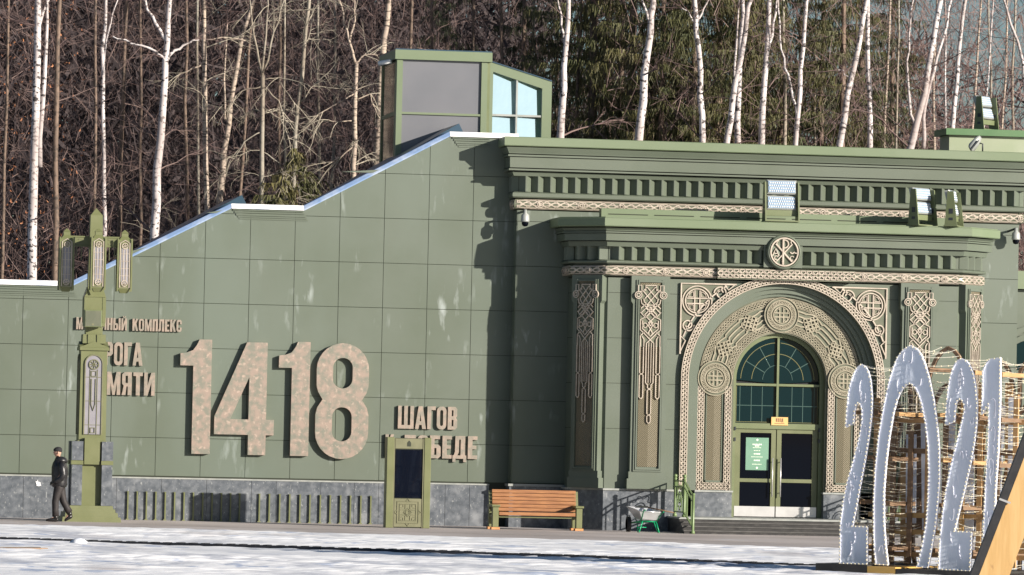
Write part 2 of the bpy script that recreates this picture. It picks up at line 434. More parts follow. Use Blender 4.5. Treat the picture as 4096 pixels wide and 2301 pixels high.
# copings: metal flashing on the slopes, snow on the level steps
def coping(name, a, b, m, y0=-.07, y1=.70, t=.125, mat2=None):
    mb = MB(); (xa, za), (xb, zb) = a, b
    prof = [(y0, 0), (y0 + .015, t * .25), (y0 + .10, t), (y1, t), (y1, 0)]
    va = [(xa, y, za + .002 + h) for y, h in prof]; vb = [(xb, y, zb + .002 + h) for y, h in prof]; n = len(prof)
    mb.add(va + vb, [tuple(range(n)), tuple(range(2 * n - 1, n - 1, -1))] + [(i, (i + 1) % n, (i + 1) % n + n, i + n) for i in range(n)])
    return mb.build(name, m, B)
for k, (a, b) in enumerate(((0, 1), (1, 2), (2, 3), (3, 4), (4, 5))):
    coping('snow_cap' if k % 2 == 0 else 'coping', (xs[a] + (.004 if k else 0), zs[a]), (xs[b] - .004, zs[b]), 'snow' if k % 2 == 0 else 'coping')
for a, b in ((1, 2), (3, 4)):                               # dark standing roof behind each slope
    mb = MB(); dz = .38
    mb.prism([(xs[a] + .75, zs[a]), (xs[b] + .55, zs[b]), (xs[b] + .35, zs[b] + dz), (xs[a] + .75, zs[a] + dz + .05)], .75, 4.5)
    mb.build('roof', 'roof_metal', B)
MB().prism([(-34, .5), (xs[1] + .7, .5), (xs[1] + .7, zs[1] - .05), (-34, zs[1] - .05)], .64, 2.4).build('rear_block', 'green_wall', B)
MB().prism([(xs[1] + .71, .5), (xs[5], .5), (xs[5], zs[4] - .6), (xs[3], zs[3] - .3), (xs[1] + .71, zs[1] - .3)], .64, 2.4).build('rear_block', 'green_wall', B)
# louvred slots under the level steps
for x0, x1, z in ((-14.4, xs[1] + .02, zf1), (xs[2] + .04, xs[3] - .02, zf2), (xs[4] + .06, xs[4] + 1.02, zf3)):
    mb = MB()
    for k, (h0, h1) in enumerate(((.015, .045), (.062, .10), (.115, .165), (.18, .212), (.228, .26))):
        mb.box(x0 + .04 * k, x1 + (.03 * k if x1 < xs[4] else 0), -.055 + .004 * k, -.024, z - h1, z - h0)
    mb.build('louvre', 'green_wall', B, kind='stuff')
# ---- granite plinth of the side wall: slabs with narrow joints and a thin cap
XGE = UX(1955, 1960, 0)
MB().box(-34, XGE - .01, -.03, .0, 0.0, GRAN - .02).build('plinth_core', 'joint', B)
x = -15.0; k = 0
pl = MB().box(-34, XGE, -.068, .03, GRAN - .028, GRAN + .008).build('plinth', 'granite_cap', B)
while x < XGE - .05:
    w = 1.12 * random.choice((.55, .75, .75, 1.0)); x1 = min(x + w, XGE)
    MB().bbox(x + .003, x1 - .003, -.055 - random.uniform(0, .002), -.03, -.05, GRAN - .03, .003).build('slab', 'granite', pl); x = x1

# ---- sweeping a moulding along a plan path
def offset_path(path, o):
    out = []
    for i, p in enumerate(path):
        ns = []
        for a, b in ((i - 1, i), (i, i + 1)):
            if 0 <= a and b < len(path):
                dx, dy = path[b][0] - path[a][0], path[b][1] - path[a][1]; l = math.hypot(dx, dy); ns.append((dy / l, -dx / l))
        if len(ns) == 1: m = ns[0]
        else:
            sx, sy = ns[0][0] + ns[1][0], ns[0][1] + ns[1][1]; d = 1 + ns[0][0] * ns[1][0] + ns[0][1] * ns[1][1]; m = (sx / d, sy / d)
        out.append((p[0] + m[0] * o, p[1] + m[1] * o))
    return out
def sweep(path, prof, name, m, parent, cuts=None):
    mb = MB(); rings = [offset_path(path, o) for o, z in prof]; n = len(prof); N = len(path)
    vs = [(rings[k][i][0], rings[k][i][1], prof[k][1]) for i in range(N) for k in range(n)]
    fs = [(i * n + k, i * n + (k + 1) % n, (i + 1) * n + (k + 1) % n, (i + 1) * n + k) for i in range(N - 1) for k in range(n)]
    fs += [tuple(range(n)), tuple(range(N * n - 1, (N - 1) * n - 1, -1))]
    return mb.add(vs, fs).build(name, m, parent)
tooth_cache = {}
def dentils(path, o, z0, z1, pitch, depth, parent, skip=None):
    """saw-tooth row: triangular prisms with the ridge outwards"""
    op = offset_path(path, o)
    for (a, b) in zip(op[:-1], op[1:]):
        L = math.hypot(b[0] - a[0], b[1] - a[1]); dx, dy = (b[0] - a[0]) / L, (b[1] - a[1]) / L
        n = max(1, int(L / pitch)); s0 = (L - n * pitch) / 2; ang = math.atan2(dy, dx)
        key = (round(z1 - z0, 4), pitch)
        if key not in tooth_cache:
            t = MB(); h = z1 - z0; w = pitch / 2 - .001
            t.add([(-w, 0, 0), (w, 0, 0), (.016, -depth, 0), (-.016, -depth, 0), (-w, 0, h), (w, 0, h), (.016, -depth, h), (-.016, -depth, h)],
                  [(0, 1, 2, 3), (4, 7, 6, 5), (0, 3, 7, 4), (3, 2, 6, 7), (2, 1, 5, 6), (1, 0, 4, 5)])
            t0 = t.build('dentil', 'green_trim', None); tooth_cache[key] = t0.data; bpy.data.objects.remove(t0)
        for i in range(n):
            s = s0 + (i + .5) * pitch; x, y = a[0] + dx * s, a[1] + dy * s
            if skip and skip(x, y): continue
            inst(tooth_cache[key], 'dentil', parent, (x, y, z0), ang)
def path_map(path):
    """(s, v, out) along a plan path -> world"""
    seg = []; s = 0
    for a, b in zip(path[:-1], path[1:]):
        L = math.hypot(b[0] - a[0], b[1] - a[1]); seg.append((s, L, a, ((b[0] - a[0]) / L, (b[1] - a[1]) / L))); s += L
    def fn(u, v, w):
        for s0, L, a, d in seg:
            if u <= s0 + L or (s0, L, a, d) == seg[-1]: break
        t = u - s0
        return (a[0] + d[0] * t + d[1] * w, a[1] + d[1] * t - d[0] * w, v)
    return fn, s
def entablature(path, Z, O, parent, pitch, frieze_mat, core, rep=.9, knot_h=.02, skip=None):
    """Z: heights of the bands, O: how far each stands out"""
    sweep(path, [(-.3, Z['frieze0'] - .05), (core, Z['frieze0'] - .05), (core, Z['crown1'] - .02), (-.3, Z['crown1'] - .02)], 'cornice_core', 'green_trim', parent)
    sweep(path, [(-.2, Z['crown0']), (O['crown'] - .02, Z['crown0']), (O['crown'], Z['crown0'] + .02), (O['crown'], Z['crown1'] - .015), (O['crown'] - .02, Z['crown1']), (-.2, Z['crown1'] - .001)], 'crown', 'green_crown', parent)
    sweep(path, [(-.1, Z['cav0']), (O['cav0'], Z['cav0']), (O['cav0'] + .01, Z['cav0'] + .03), (O['cav1'], Z['cav1']), (-.1, Z['cav1'])], 'cavetto', 'green_trim', parent)
    sweep(path, [(-.1, Z['st0']), (O['st'], Z['st0']), (O['st'], Z['st1']), (-.1, Z['st1'])], 'fillet', 'green_trim', parent)
    sweep(path, [(-.1, Z['fa0']), (O['fa'], Z['fa0']), (O['fa'] + .006, Z['fa1']), (-.1, Z['fa1'])], 'fascia', 'green_trim', parent)
    if 'sb0' in Z: sweep(path, [(-.1, Z['sb0']), (O['sb'], Z['sb0']), (O['sb'], Z['sb1']), (-.1, Z['sb1'])], 'fillet', 'green_trim', parent)
    sweep(path, [(-.1, Z['bd0']), (O['bd'], Z['bd0']), (O['bd'] + .04, Z['bd1']), (-.1, Z['bd1'])], 'bed_mould', 'green_trim', parent)
    dentils(path, O['dt'], Z['dt0'], Z['dt1'], pitch, pitch * .5, parent, skip)
    sweep(path, [(-.1, Z['lg0']), (O['lg'] - .03, Z['lg0']), (O['lg'], Z['lg0'] + .03), (O['lg'], Z['lg1'] - .03), (O['lg'] - .05, Z['lg1']), (-.1, Z['lg1'])], 'ledge', 'green_trim', parent)
    zc, hh = (Z['frieze0'] + Z['frieze1']) / 2, (Z['frieze1'] - Z['frieze0']) / 2
    prof = [(-.1, Z['frieze0'])] + [(O['fr'] + .05 * math.cos(R(a)), zc + hh * math.sin(R(a))) for a in (-90, -60, -30, 0, 30, 60, 90)] + [(-.1, Z['frieze1'])]
    fr = sweep(path, prof, 'frieze', frieze_mat, parent)
    op = offset_path(path, O['fr']); fn, L = path_map(op)
    def bulge(u, v, w): return fn(u, zc + v, w + .05 * math.sqrt(max(0, 1 - (v / hh) ** 2)))
    kb = MB(); knot_band(kb, L, hh * 1.8, rep, bulge, w=hh * .2, h=knot_h)
    for s in (-.9, .9): ribbon(kb, [(L * i / 60, s * hh) for i in range(61)], hh * .14, knot_h, bulge)
    n = int(L / (rep * 1.04))
    for i in range(n):
        c = (i + .5) * L / n
        for rr in (.62, .3): ribbon(kb, arc(c, 0, hh * rr, 0, 324, 9), hh * .2, knot_h * 1.5, bulge, closed=True)
    kb.build('knot_relief', 'ornament', fr, kind='stuff', recalc=False)

# ---- main block behind the porch
YM = -0.50
XL = UX(2019, 560, YM - .45) + .45
XR = UX(4074, 1000, YM)
def zz(py, Y, px=2060): return UZ(px, py, Y)
q = 2.894
def z2(v, o): return UZ(1800 + 760 / q, 500 + v / q, YM - o)
Om = dict(crown=.45, cav1=.38, cav0=.31, st=.33, fa=.27, sb=.30, bd=.15, dt=.0, lg=.17, fr=.07)
Zm = dict(crown1=z2(135, .45), crown0=z2(243, .45), cav1=z2(255, .38), cav0=z2(330, .31), st1=z2(341, .33), st0=z2(362, .33), fa1=z2(369, .27), fa0=z2(492, .27),
          sb1=z2(504, .3), sb0=z2(524, .3), bd1=z2(541, .17), bd0=z2(588, .15), dt1=z2(588, .1) - .001, dt0=z2(770, .1), lg1=z2(772, .17), lg0=z2(840, .17), frieze1=z2(856, .1), frieze0=z2(972, .1))
pathM = [(XL, 1.4), (XL, YM), (XR, YM), (XR, 3.0)]
MB().box(XL, XR, YM, 2.2, 0, Zm['crown1'] - .05).build('main_wall', 'joint', B)
mw = B.children[-1]
entablature(pathM, Zm, Om, B, .315, 'ornament_back', -.02, rep=.955)
for lo_, hi_ in ((XL, XL + 2.3), (XR - 1.5, XR)):
    for j in range(-3, 4):
        z0, z1 = GZ0 + j * PAN, GZ0 + (j + 1) * PAN
        if z0 > Zm['frieze0']: continue
        z0, z1 = max(z0, GRAN + .05), min(z1, Zm['frieze0'] - .02)
        MB().box(lo_ + .001, hi_ - .004, YM - .022, YM - .001, z0 + GAP, z1 - GAP).build('panel', 'green_panel', mw)
        if lo_ == XL: MB().box(XL - .022, XL - .001, YM - .015, -.024, z0 + GAP, z1 - GAP).build('panel', 'green_panel', mw)
MB().box(XL - .08, XL + 2.0, YM - .07, -.06, -.05, GRAN - .03).build('plinth_block', 'granite', B)
MB().box(XL - .11, XL + 2.0, YM - .10, -.07, GRAN - .029, GRAN + .03).build('plinth_cap', 'granite_cap', B)
MB().box(XR - 1.6, XR + .06, YM - .07, YM - .001, -.05, GRAN - .03).build('plinth_block', 'granite', B)
MB().box(XL + .2, XR - .01, 1.0, 2.15, Zm['crown1'] - .3, Zm['crown1'] - .12).build('roof', 'roof_metal', B)
# a lower wing beyond the right-hand corner
MB().box(XR + .02, XR + 9, 2.2, 8, 0, UZ(4085, 1160, 2.2)).build('wing_wall', 'green_wall', B)
MB().box(XR + .02, XR + 9, 2.0, 8, UZ(4085, 1156, 2.0), UZ(4085, 1138, 2.0) + .35).build('wing_cornice', 'green_crown', B)
mb = MB(); ax, az = XR + 1.2, UZ(4085, 1480, 2.2)
for r0, r1, d in ((1.02, 1.16, .12), (.84, .96, .07)):
    pa, pb = arc(ax, az, r0, 0, 180, 16), arc(ax, az, r1, 0, 180, 16)
    for i in range(16): mb.prism([pa[i], pa[i + 1], pb[i + 1], pb[i]], 2.2 - d, 2.199)
mb.build('wing_arch', 'green_trim', B)
MB().prism(arc(ax, az, .8, 0, 180, 16), 2.17, 2.199).build('wing_window', 'dark_glass', B)

# ---- the porch: five-sided, with splayed corners
YP = -2.15; PO = .50
XF0 = UX(2420, 890, YP - PO) + .4142 * PO
XF1 = UX(3889, 930, YP - PO) - .4142 * PO
XA = (XF0 + XF1) / 2
CH = .70
pathP = [(XF0 - CH, YM), (XF0 - CH, YP + CH), (XF0, YP), (XF1, YP), (XF1 + CH, YP + CH), (XF1 + CH, YM)]
def zp(py, o): return UZ(2440, py, YP - o)
Op = dict(crown=.50, cav1=.40, cav0=.33, st=.36, fa=.31, bd=.18, dt=.02, lg=.19, fr=.11)
Zp = dict(crown1=zp(870, .5), crown0=zp(905.5, .5), cav1=zp(911, .4), cav0=zp(923, .34), st1=zp(925.5, .36), st0=zp(931, .36), fa1=zp(934, .31), fa0=zp(961.5, .31),
          bd1=zp(965.5, .2), bd0=zp(985, .18), dt1=zp(985, .15) - .001, dt0=zp(1038.5, .15), lg1=zp(1039.5, .19), lg0=zp(1053.5, .19), frieze1=zp(1061, .12), frieze0=zp(1101, .12))
entablature(pathP, Zp, Op, B, .325, 'ornament_back', .0, rep=.96, skip=lambda x, y: abs(x - XA + .1) < .55 and y < -2)
mb = MB(); rp = offset_path(pathP, .44)
mb.add([(x, y, Zp['crown1'] + .002) for x, y in rp] + [(x, y, Zp['crown1'] + .02) for x, y in rp], [tuple(range(6)), tuple(range(11, 5, -1))] + [(i, (i + 1) % 6, (i + 1) % 6 + 6, i + 6) for i in range(6)]).build('porch_roof_sheet', 'green_crown', B)
# low roof upstand above the crown with slots
zr = Zp['crown1']; yb = YP + .55
MB().box(XF0 - .1, XF1 + .1, yb, yb + .3, zr, zr + .27).build('upstand', 'green_crown', B)
x = XF0 + .08
while x < XF1 - .8:
    MB().box(x, x + 1.0, yb - .012, yb, zr + .12, zr + .14).build('slot', 'joint', B)
    x += 1.17
# spandrel wall: front with a big arched opening, splays and returns as plain walls
ZS = UZ(3126, 1522, YP)                                    # springing line
RO, RR0, RW, RI = 2.60, 2.39, 2.10, 1.17                   # arch radii: rope ring, reveal, carved band
ZG = UZ(2450, 1955, YP - .06)                              # top of the porch plinth
ZL = UZ(3000, 2074, -3.5)                                  # landing
zt = Zp['frieze0'] - .02
hole = [(XA - RR0, ZG + .02)] + arc(XA, ZS, RR0, 180, 0, 40) + [(XA + RR0, ZG + .02)]
outline('porch_wall', [[(XF0, ZG), (XA - RR0, ZG)] + hole + [(XA + RR0, ZG), (XF1, ZG), (XF1, zt), (XF0, zt)]], .5, 'green_wall', B, Matrix.Translation((0, YP, 0)))
pw = B.children[-1]
for a, b in ((pathP[0], pathP[1]), (pathP[1], pathP[2]), (pathP[3], pathP[4]), (pathP[4], pathP[5])):
    MB().add([(a[0], a[1], ZG), (b[0], b[1], ZG), (b[0], b[1], zt), (a[0], a[1], zt)], [(0, 1, 2, 3)]).build('splay_wall', 'green_wall', B)
# horizontal joints on the porch walls (thin recess lines built as shadow strips between panels)
for j in range(-2, 3):
    z = GZ0 + (j + .42) * PAN
    if z > zt or z < ZG: continue
    for a, b in ((pathP[0], pathP[1]), (pathP[1], pathP[2]), (pathP[3], pathP[4])):
        nx, ny = (b[1] - a[1]), -(b[0] - a[0]); l = math.hypot(nx, ny); nx, ny = nx / l * .003, ny / l * .003
        MB().add([(a[0] + nx, a[1] + ny, z), (b[0] + nx, b[1] + ny, z), (b[0] + nx, b[1] + ny, z + .012), (a[0] + nx, a[1] + ny, z + .012)], [(0, 1, 2, 3)]).build('joint', 'joint', pw)
    for xa, xb in ((XF0 + .02, XA - RO - .02), (XA + RO + .02, XF1 - .02)):
        MB().box(xa, xb, YP - .003, YP, z, z + .012).build('joint', 'joint', pw)
# plinth of the porch
mb = MB(); pp = offset_path(pathP, .06)
SX0, SX1 = UX(2735, 2140, -4.4) + .05, 2 * XA - (UX(2735, 2140, -4.4) + .05)
def wallstrip(pts, z0, z1):
    m_ = MB()
    for a, b in zip(pts[:-1], pts[1:]):
        m_.add([(a[0], a[1], z0), (b[0], b[1], z0), (b[0], b[1], z1), (a[0], a[1], z1)], [(0, 1, 2, 3)])
    return m_
for s in (0, 1):
    pts = pp[:3] + [(XA - RR0, pp[2][1]), (XA - RR0, YP + .33)] if not s else [(XA + RR0, YP + .33), (XA + RR0, pp[3][1])] + pp[3:]
    wallstrip(pts, -.05, ZG - .04).build('porch_plinth', 'granite', B)
    cp = [p for p in (offset_path(pathP, .09)[:3] + [(XA - RR0, YP - .09)] if not s else [(XA + RR0, YP - .09)] + offset_path(pathP, .09)[3:])]
    wallstrip(cp, ZG - .041, ZG + .006).build('plinth_cap', 'granite_cap', B)
    inn = [p for p in (pathP[:3] + [(XA - RR0, YP)] if not s else [(XA + RR0, YP)] + pathP[3:])]
    mm = MB()
    for (a, b), (c, d) in zip(zip(cp[:-1], cp[1:]), zip(inn[:-1], inn[1:])):
        mm.add([(a[0], a[1], ZG + .006), (b[0], b[1], ZG + .006), (d[0], d[1], ZG + .006), (c[0], c[1], ZG + .006)], [(0, 1, 2, 3)])
    mm.build('plinth_cap', 'granite_cap', B)
# stepped reveal of the big arch
def arch_band(r0, r1, y0, y1, zb, name, m, parent, n=40):
    mb = MB(); pa = [(XA - r0, zb)] + arc(XA, ZS, r0, 180, 0, n) + [(XA + r0, zb)]; pb = [(XA - r1, zb)] + arc(XA, ZS, r1, 180, 0, n) + [(XA + r1, zb)]
    for i in range(len(pa) - 1):
        mb.add([(pa[i][0], y0, pa[i][1]), (pa[i + 1][0], y0, pa[i + 1][1]), (pb[i + 1][0], y0, pb[i + 1][1]), (pb[i][0], y0, pb[i][1]),
                (pa[i][0], y1, pa[i][1]), (pa[i + 1][0], y1, pa[i + 1][1]), (pb[i + 1][0], y1, pb[i + 1][1]), (pb[i][0], y1, pb[i][1])],
               [(0, 1, 2, 3), (0, 4, 5, 1), (3, 2, 6, 7)])
    return mb.build(name, m, parent, recalc=False)
YB = YP + .28                                              # plane of the carved arch
arch_band(2.28, RR0 + .05, YP + .08, YP + .3, ZG, 'arch_step', 'green_wall', B)
arch_band(2.17, 2.30, YP + .15, YP + .3, ZG, 'arch_step', 'green_wall', B)
arch_band(2.09, 2.19, YP + .22, YP + .3, ZG, 'arch_step', 'green_wall', B)
# rope ring round the opening
ring = arch_band(RR0, RO, YP - .09, YP - .001, ZG + .01, 'rope_ring', 'ornament_back', B)
kb = MB(); rm = (RR0 + RO) / 2; Lj = ZS - ZG; La = math.pi * rm
def ring_fn(u, v, w):
    y = YP - .09 - w
    if u < Lj: return (XA - rm - v, y, ZG + .01 + u)
    if u > Lj + La: return (XA + rm + v, y, ZS - (u - Lj - La))
    a = math.pi - (u - Lj) / rm
    return (XA + (rm + v) * math.cos(a), y, ZS + (rm + v) * math.sin(a))
knot_band(kb, Lj * 2 + La - .02, RO - RR0, .40, ring_fn, w=.026, h=.03)
for s in (-1, 1): ribbon(kb, [((Lj * 2 + La - .02) * i / 120, s * .09) for i in range(121)], .018, .028, ring_fn)
kb.build('knot_relief', 'ornament', ring, kind='stuff', recalc=False)
# the straight rope band across the top, in front of the frieze
zfc = (Zp['frieze0'] + Zp['frieze1']) / 2; hf = (Zp['frieze1'] - Zp['frieze0']) / 2
tb = MB().box(XA - 1.75, XA + 1.75, YP - .25, YP - .05, Zp['frieze0'] - .02, Zp['frieze1'] + .01).build('top_band', 'ornament_back', B)
kb = MB(); knot_band(kb, 3.5, hf * 2, .62, lambda u, v, w: (XA - 1.75 + u, YP - .25 - w, zfc + v), w=.03, h=.03); kb.build('knot_relief', 'ornament', tb, kind='stuff', recalc=False)
# carved arch
mb = MB(); n = 44
pa, pb = arc(XA, ZS, RI, 180, 0, n), arc(XA, ZS, 2.12, 180, 0, n)
for i in range(n): mb.prism([pa[i], pa[i + 1], pb[i + 1], pb[i]], YB, YB + .3)
for s in (-1, 1): mb.box(XA + s * RI, XA + s * 2.12, YB, YB + .3, ZG, ZS)
cv = mb.build('carved_arch', 'ornament_back', B)
def polar(rc):
    return lambda u, v, w: (XA + (rc + v) * math.cos(math.pi - u / rc), YB - w, ZS + (rc + v) * math.sin(math.pi - u / rc))
kb = MB()
for rc, wd in ((1.30, .17), (1.95, .17)):
    knot_band(kb, math.pi * rc, wd, .36, polar(rc), w=.022, h=.028)
    for s in (-.55, .55): ribbon(kb, [(math.pi * rc * i / 60, s * wd) for i in range(61)], .018, .026, polar(rc))
for k in range(4):                                          # the four straight strands and the square knots between the medallions
    r = 1.44 + k * .115
    for a0, a1 in ((172, 98), (82, 8)):
        pts = [(XA + (r + .05 * math.sin(R((a - a0) * 14)) * (1 if (abs(a - lerp(a0, a1, .28)) < 9 or abs(a - lerp(a0, a1, .74)) < 9) else 0)) * math.cos(R(a)),
                ZS + (r + .05 * math.sin(R((a - a0) * 14)) * (1 if (abs(a - lerp(a0, a1, .28)) < 9 or abs(a - lerp(a0, a1, .74)) < 9) else 0)) * math.sin(R(a))) for a in np.linspace(a0, a1, 60)]
        ribbon(kb, pts, .045, .03, lambda u, v, w: (u, YB - w, v))
for ac in (152, 119, 61, 28):
    cx, cz = XA + 1.61 * math.cos(R(ac)), ZS + 1.61 * math.sin(R(ac)); ca, sa = math.cos(R(ac - 45)), math.sin(R(ac - 45))
    fnk = lambda u, v, w, cx=cx, cz=cz, ca=ca, sa=sa: (cx + u * ca - v * sa, YB - .02 - w, cz + u * sa + v * ca)
    for t in (-.09, 0, .09):
        ribbon(kb, [(-.17, t), (.17, t)], .04, .03, fnk); ribbon(kb, [(t, -.17), (t, .17)], .04, .022, fnk)
    ribbon(kb, [(-.17, -.17), (.17, -.17), (.17, .17), (-.17, .17)], .035, .02, fnk, closed=True)
kb.build('knot_relief', 'ornament_arch', cv, kind='stuff', recalc=False)
# three medallions
for k, (cx, cz) in enumerate(((XA - 1.66, ZS + .02), (XA, ZS + 1.63), (XA + 1.66, ZS + .02))):
    md = MB().prism(arc(cx, cz, .44, 0, 350, 35), YB - .05, YB + .01).build('medallion', 'ornament_back', B)
    kb = MB(); f0 = lambda u, v, w: (u, YB - .05 - w, v)
    for r in (.43, .365, .255, .205): ribbon(kb, arc(cx, cz, r, 0, 350, 35), .026, .028, f0, closed=True)
    knot_band(kb, 2 * math.pi * .31, .10, .325, lambda u, v, w: (cx + (.31 + v) * math.cos(u / .31), YB - .05 - w, cz + (.31 + v) * math.sin(u / .31)), w=.018, h=.028)
    for t in (-.05, .05):
        L = math.sqrt(.19 ** 2 - t * t)
        ribbon(kb, [(cx - L, cz + t), (cx + L, cz + t)], .042, .03, f0); ribbon(kb, [(cx + t, cz - L), (cx + t, cz + L)], .042, .024, f0)
    for sx in (-1, 1):
        for sz in (-1, 1): ribbon(kb, arc(cx + sx * .1, cz + sz * .1, .055, 0, 315, 7), .026, .026, f0, closed=True)
    kb.build('knot_relief', 'ornament_arch', md, kind='stuff', recalc=False)
# jamb panels: rope borders round ribbed panels
zj0, zj1 = ZG + .01, ZS - .30
for s in (-1, 1):
    xa, xb = sorted((XA + s * 1.21, XA + s * 2.11))
    pn = MB().box(xa + .26, xb - .26, YB - .03, YB + .01, zj0 + .24, zj1 - .05)
    pn = pn.build('ribbed_panel', 'chevron', B)
    uvl = pn.data.uv_layers.new(name='UVMap')
    for lp in pn.data.loops:
        co = pn.data.vertices[lp.vertex_index].co; uvl.data[lp.index].uv = (co.x - (xa + xb) / 2, co.z)
    fr = MB()
    for (x0, x1, z0, z1) in ((xa + .235, xa + .26, zj0 + .2, zj1), (xb - .26, xb - .235, zj0 + .2, zj1), (xa + .235, xb - .235, zj0 + .2, zj0 + .24)): fr.box(x0, x1, YB - .045, YB, z0, z1)
    fr.build('panel_frame', 'green_trim', pn)
    kb = MB()
    for xc in (xa + .105, xb - .105): knot_band(kb, zj1 + .12 - zj0, .19, .40, lambda u, v, w, xc=xc: (xc + v, YB - .03 - w, zj0 + u), w=.024, h=.03)
    knot_band(kb, xb - xa - .02, .19, .40, lambda u, v, w: (xa + .01 + u, YB - .03 - w, zj0 + .10 + v), w=.024, h=.03)
    jb = MB().box(xa, xa + .21, YB - .03, YB, zj0, zj1 + .15).box(xb - .21, xb, YB - .03, YB, zj0, zj1 + .15).box(xa + .21, xb - .21, YB - .03, YB, zj0, zj0 + .199)
    kb.build('knot_relief', 'ornament', jb.build('rope_border', 'ornament_back', B), kind='stuff', recalc=False)
    MB().box(XA + s * RI, XA + s * 2.12, YB - .05, YB + .3, ZL - .1, ZG - .04).build('jamb_plinth', 'granite', B)
    MB().box(XA + s * (RI - .02), XA + s * 2.12, YB - .08, YB + .3, ZG - .039, ZG + .004).build('plinth_cap', 'granite_cap', B)
# spandrel ornaments: knot disc, two spirals, pointed tails
for s in (-1, 1):
    kb = MB(); f0 = lambda u, v, w: (XA + s * u, YP - .03 - w, v)
    xo, ztp = 2.62, zt - .13
    cx, cz = xo - .41, ztp - .43
    ribbon(kb, [(xo, ztp - 1.75), (xo, ztp), (xo - 1.4, ztp)], .05, .04, f0)
    for r in (.37, .30): ribbon(kb, arc(cx, cz, r, 0, 350, 35), .036, .04, f0, closed=True)
    for t in (-.065, .065):
        L = math.sqrt(.27 ** 2 - t * t)
        ribbon(kb, [(cx - L, cz + t), (cx + L, cz + t)], .036, .04, f0); ribbon(kb, [(cx + t, cz - L), (cx + t, cz + L)], .036, .034, f0)
    for sx in (-1, 1):
        for sz in (-1, 1): ribbon(kb, [(cx + sx * .10, cz + sz * .10), (cx + sx * .23, cz + sz * .10), (cx + sx * .19, cz + sz * .19), (cx + sx * .10, cz + sz * .23)], .028, .034, f0, closed=True)
    sp1 = [(xo - 1.0 + (.17 - .11 * k / 24) * math.cos(R(k * 22)), ztp - .22 + (.17 - .11 * k / 24) * math.sin(R(k * 22))) for k in range(25)]
    ribbon(kb, sp1, .04, .04, f0)
    sp2 = [(xo - .19 + (.16 - .10 * k / 24) * math.cos(R(180 + k * 22)), ztp - 1.03 + (.16 - .10 * k / 24) * math.sin(R(180 + k * 22))) for k in range(25)]
    ribbon(kb, sp2, .04, .04, f0)
    rr = RO + .13; pts = []
    for a in np.linspace(58, 22, 12):
        pts.append((rr * math.cos(R(a)) + .02, ZS + rr * math.sin(R(a))))
    pts = [p for p in pts if p[0] < xo and p[1] < ztp]
    ribbon(kb, pts, .045, .04, f0)
    ribbon(kb, [(xo - 1.35, ztp - .01), (xo - 1.2, ztp - .14), (xo - 1.1, ztp - .01)], .035, .036, f0); ribbon(kb, [(xo, ztp - 1.7), (xo - .13, ztp - 1.42), (xo, ztp - 1.3)], .035, .036, f0)
    bk = [(XA + s * xo, ztp), (XA + s * xo, ztp - 1.6)] + [(XA + s * rr * math.cos(R(a)), ZS + rr * math.sin(R(a))) for a in np.linspace(10, 62, 12) if rr * math.cos(R(a)) < xo and ZS + rr * math.sin(R(a)) < ztp] + [(XA + s * (xo - 1.4), ztp)]
    pl_ = MB().prism(bk, YP - .03, YP - .001).build('spandrel_plate', 'ornament_back', B)
    kb.build('spandrel_ornament', 'ornament', pl_, kind='stuff', recalc=False)
# ---- pilasters
def face_map(ox, oy, ang):
    c, s_ = math.cos(ang), math.sin(ang)
    return lambda u, v, w: (ox + u * c + s_ * w, oy + u * s_ - c * w, v)
def fbox(mb, fn, u0, u1, v0, v1, w0, w1):
    return mb.add([fn(u, v, w) for w in (w0, w1) for u, v in ((u0, v0), (u1, v0), (u1, v1), (u0, v1))],
                  [(0, 3, 2, 1), (4, 5, 6, 7), (0, 1, 5, 4), (1, 2, 6, 5), (2, 3, 7, 6), (3, 0, 4, 7)])
ZC1, ZC0 = zt + .02, UZ(2600, 1207, YP - .2)               # capital
ZB1, ZCH = UZ(2590, 1888, YP - .2), UZ(2590, 1868, YP - .2)
ZO = UZ(2600, 1141, YP - .2)                               # top of the ornament
PXC = UX(2591, 1700, YP - .2)
def mz(v): return ZO - (v - 700) * .00259                  # photograph measure -> height
HALF = [  # strands of the carving, mirrored about the axis: (across, down) in measuring units
    [(124, 770), (124, 704), (92, 704), (92, 752), (52, 752), (52, 704), (0, 704)], [(110, 764), (70, 764), (0, 845), (-38, 890), (0, 930)],
    [(88, 770), (40, 720), (0, 766), (-60, 830)], [(96, 838), (88, 878), (48, 906), (0, 914), (-40, 906)], [(70, 830), (64, 862), (30, 890), (0, 893)],
    [(96, 925), (48, 880), (0, 925), (-60, 985)], [(92, 965), (40, 915), (-10, 965), (-40, 1000)], [(100, 960), (50, 1012), (0, 965), (-50, 918)],
    [(0, 930), (60, 985), (20, 1025), (-22, 1060), (0, 1090)], [(52, 1008), (98, 1030), (98, 1130), (62, 1160), (26, 1196), (-14, 1236), (-36, 1256), (-36, 1300)],
    [(76, 1040), (76, 1118), (40, 1150), (0, 1190), (-22, 1160), (0, 1120), (22, 1085), (0, 1050)], [(96, 1180), (96, 1290)], [(78, 1190), (60, 1220), (60, 1290)], [(58, 1150), (96, 1185)]]
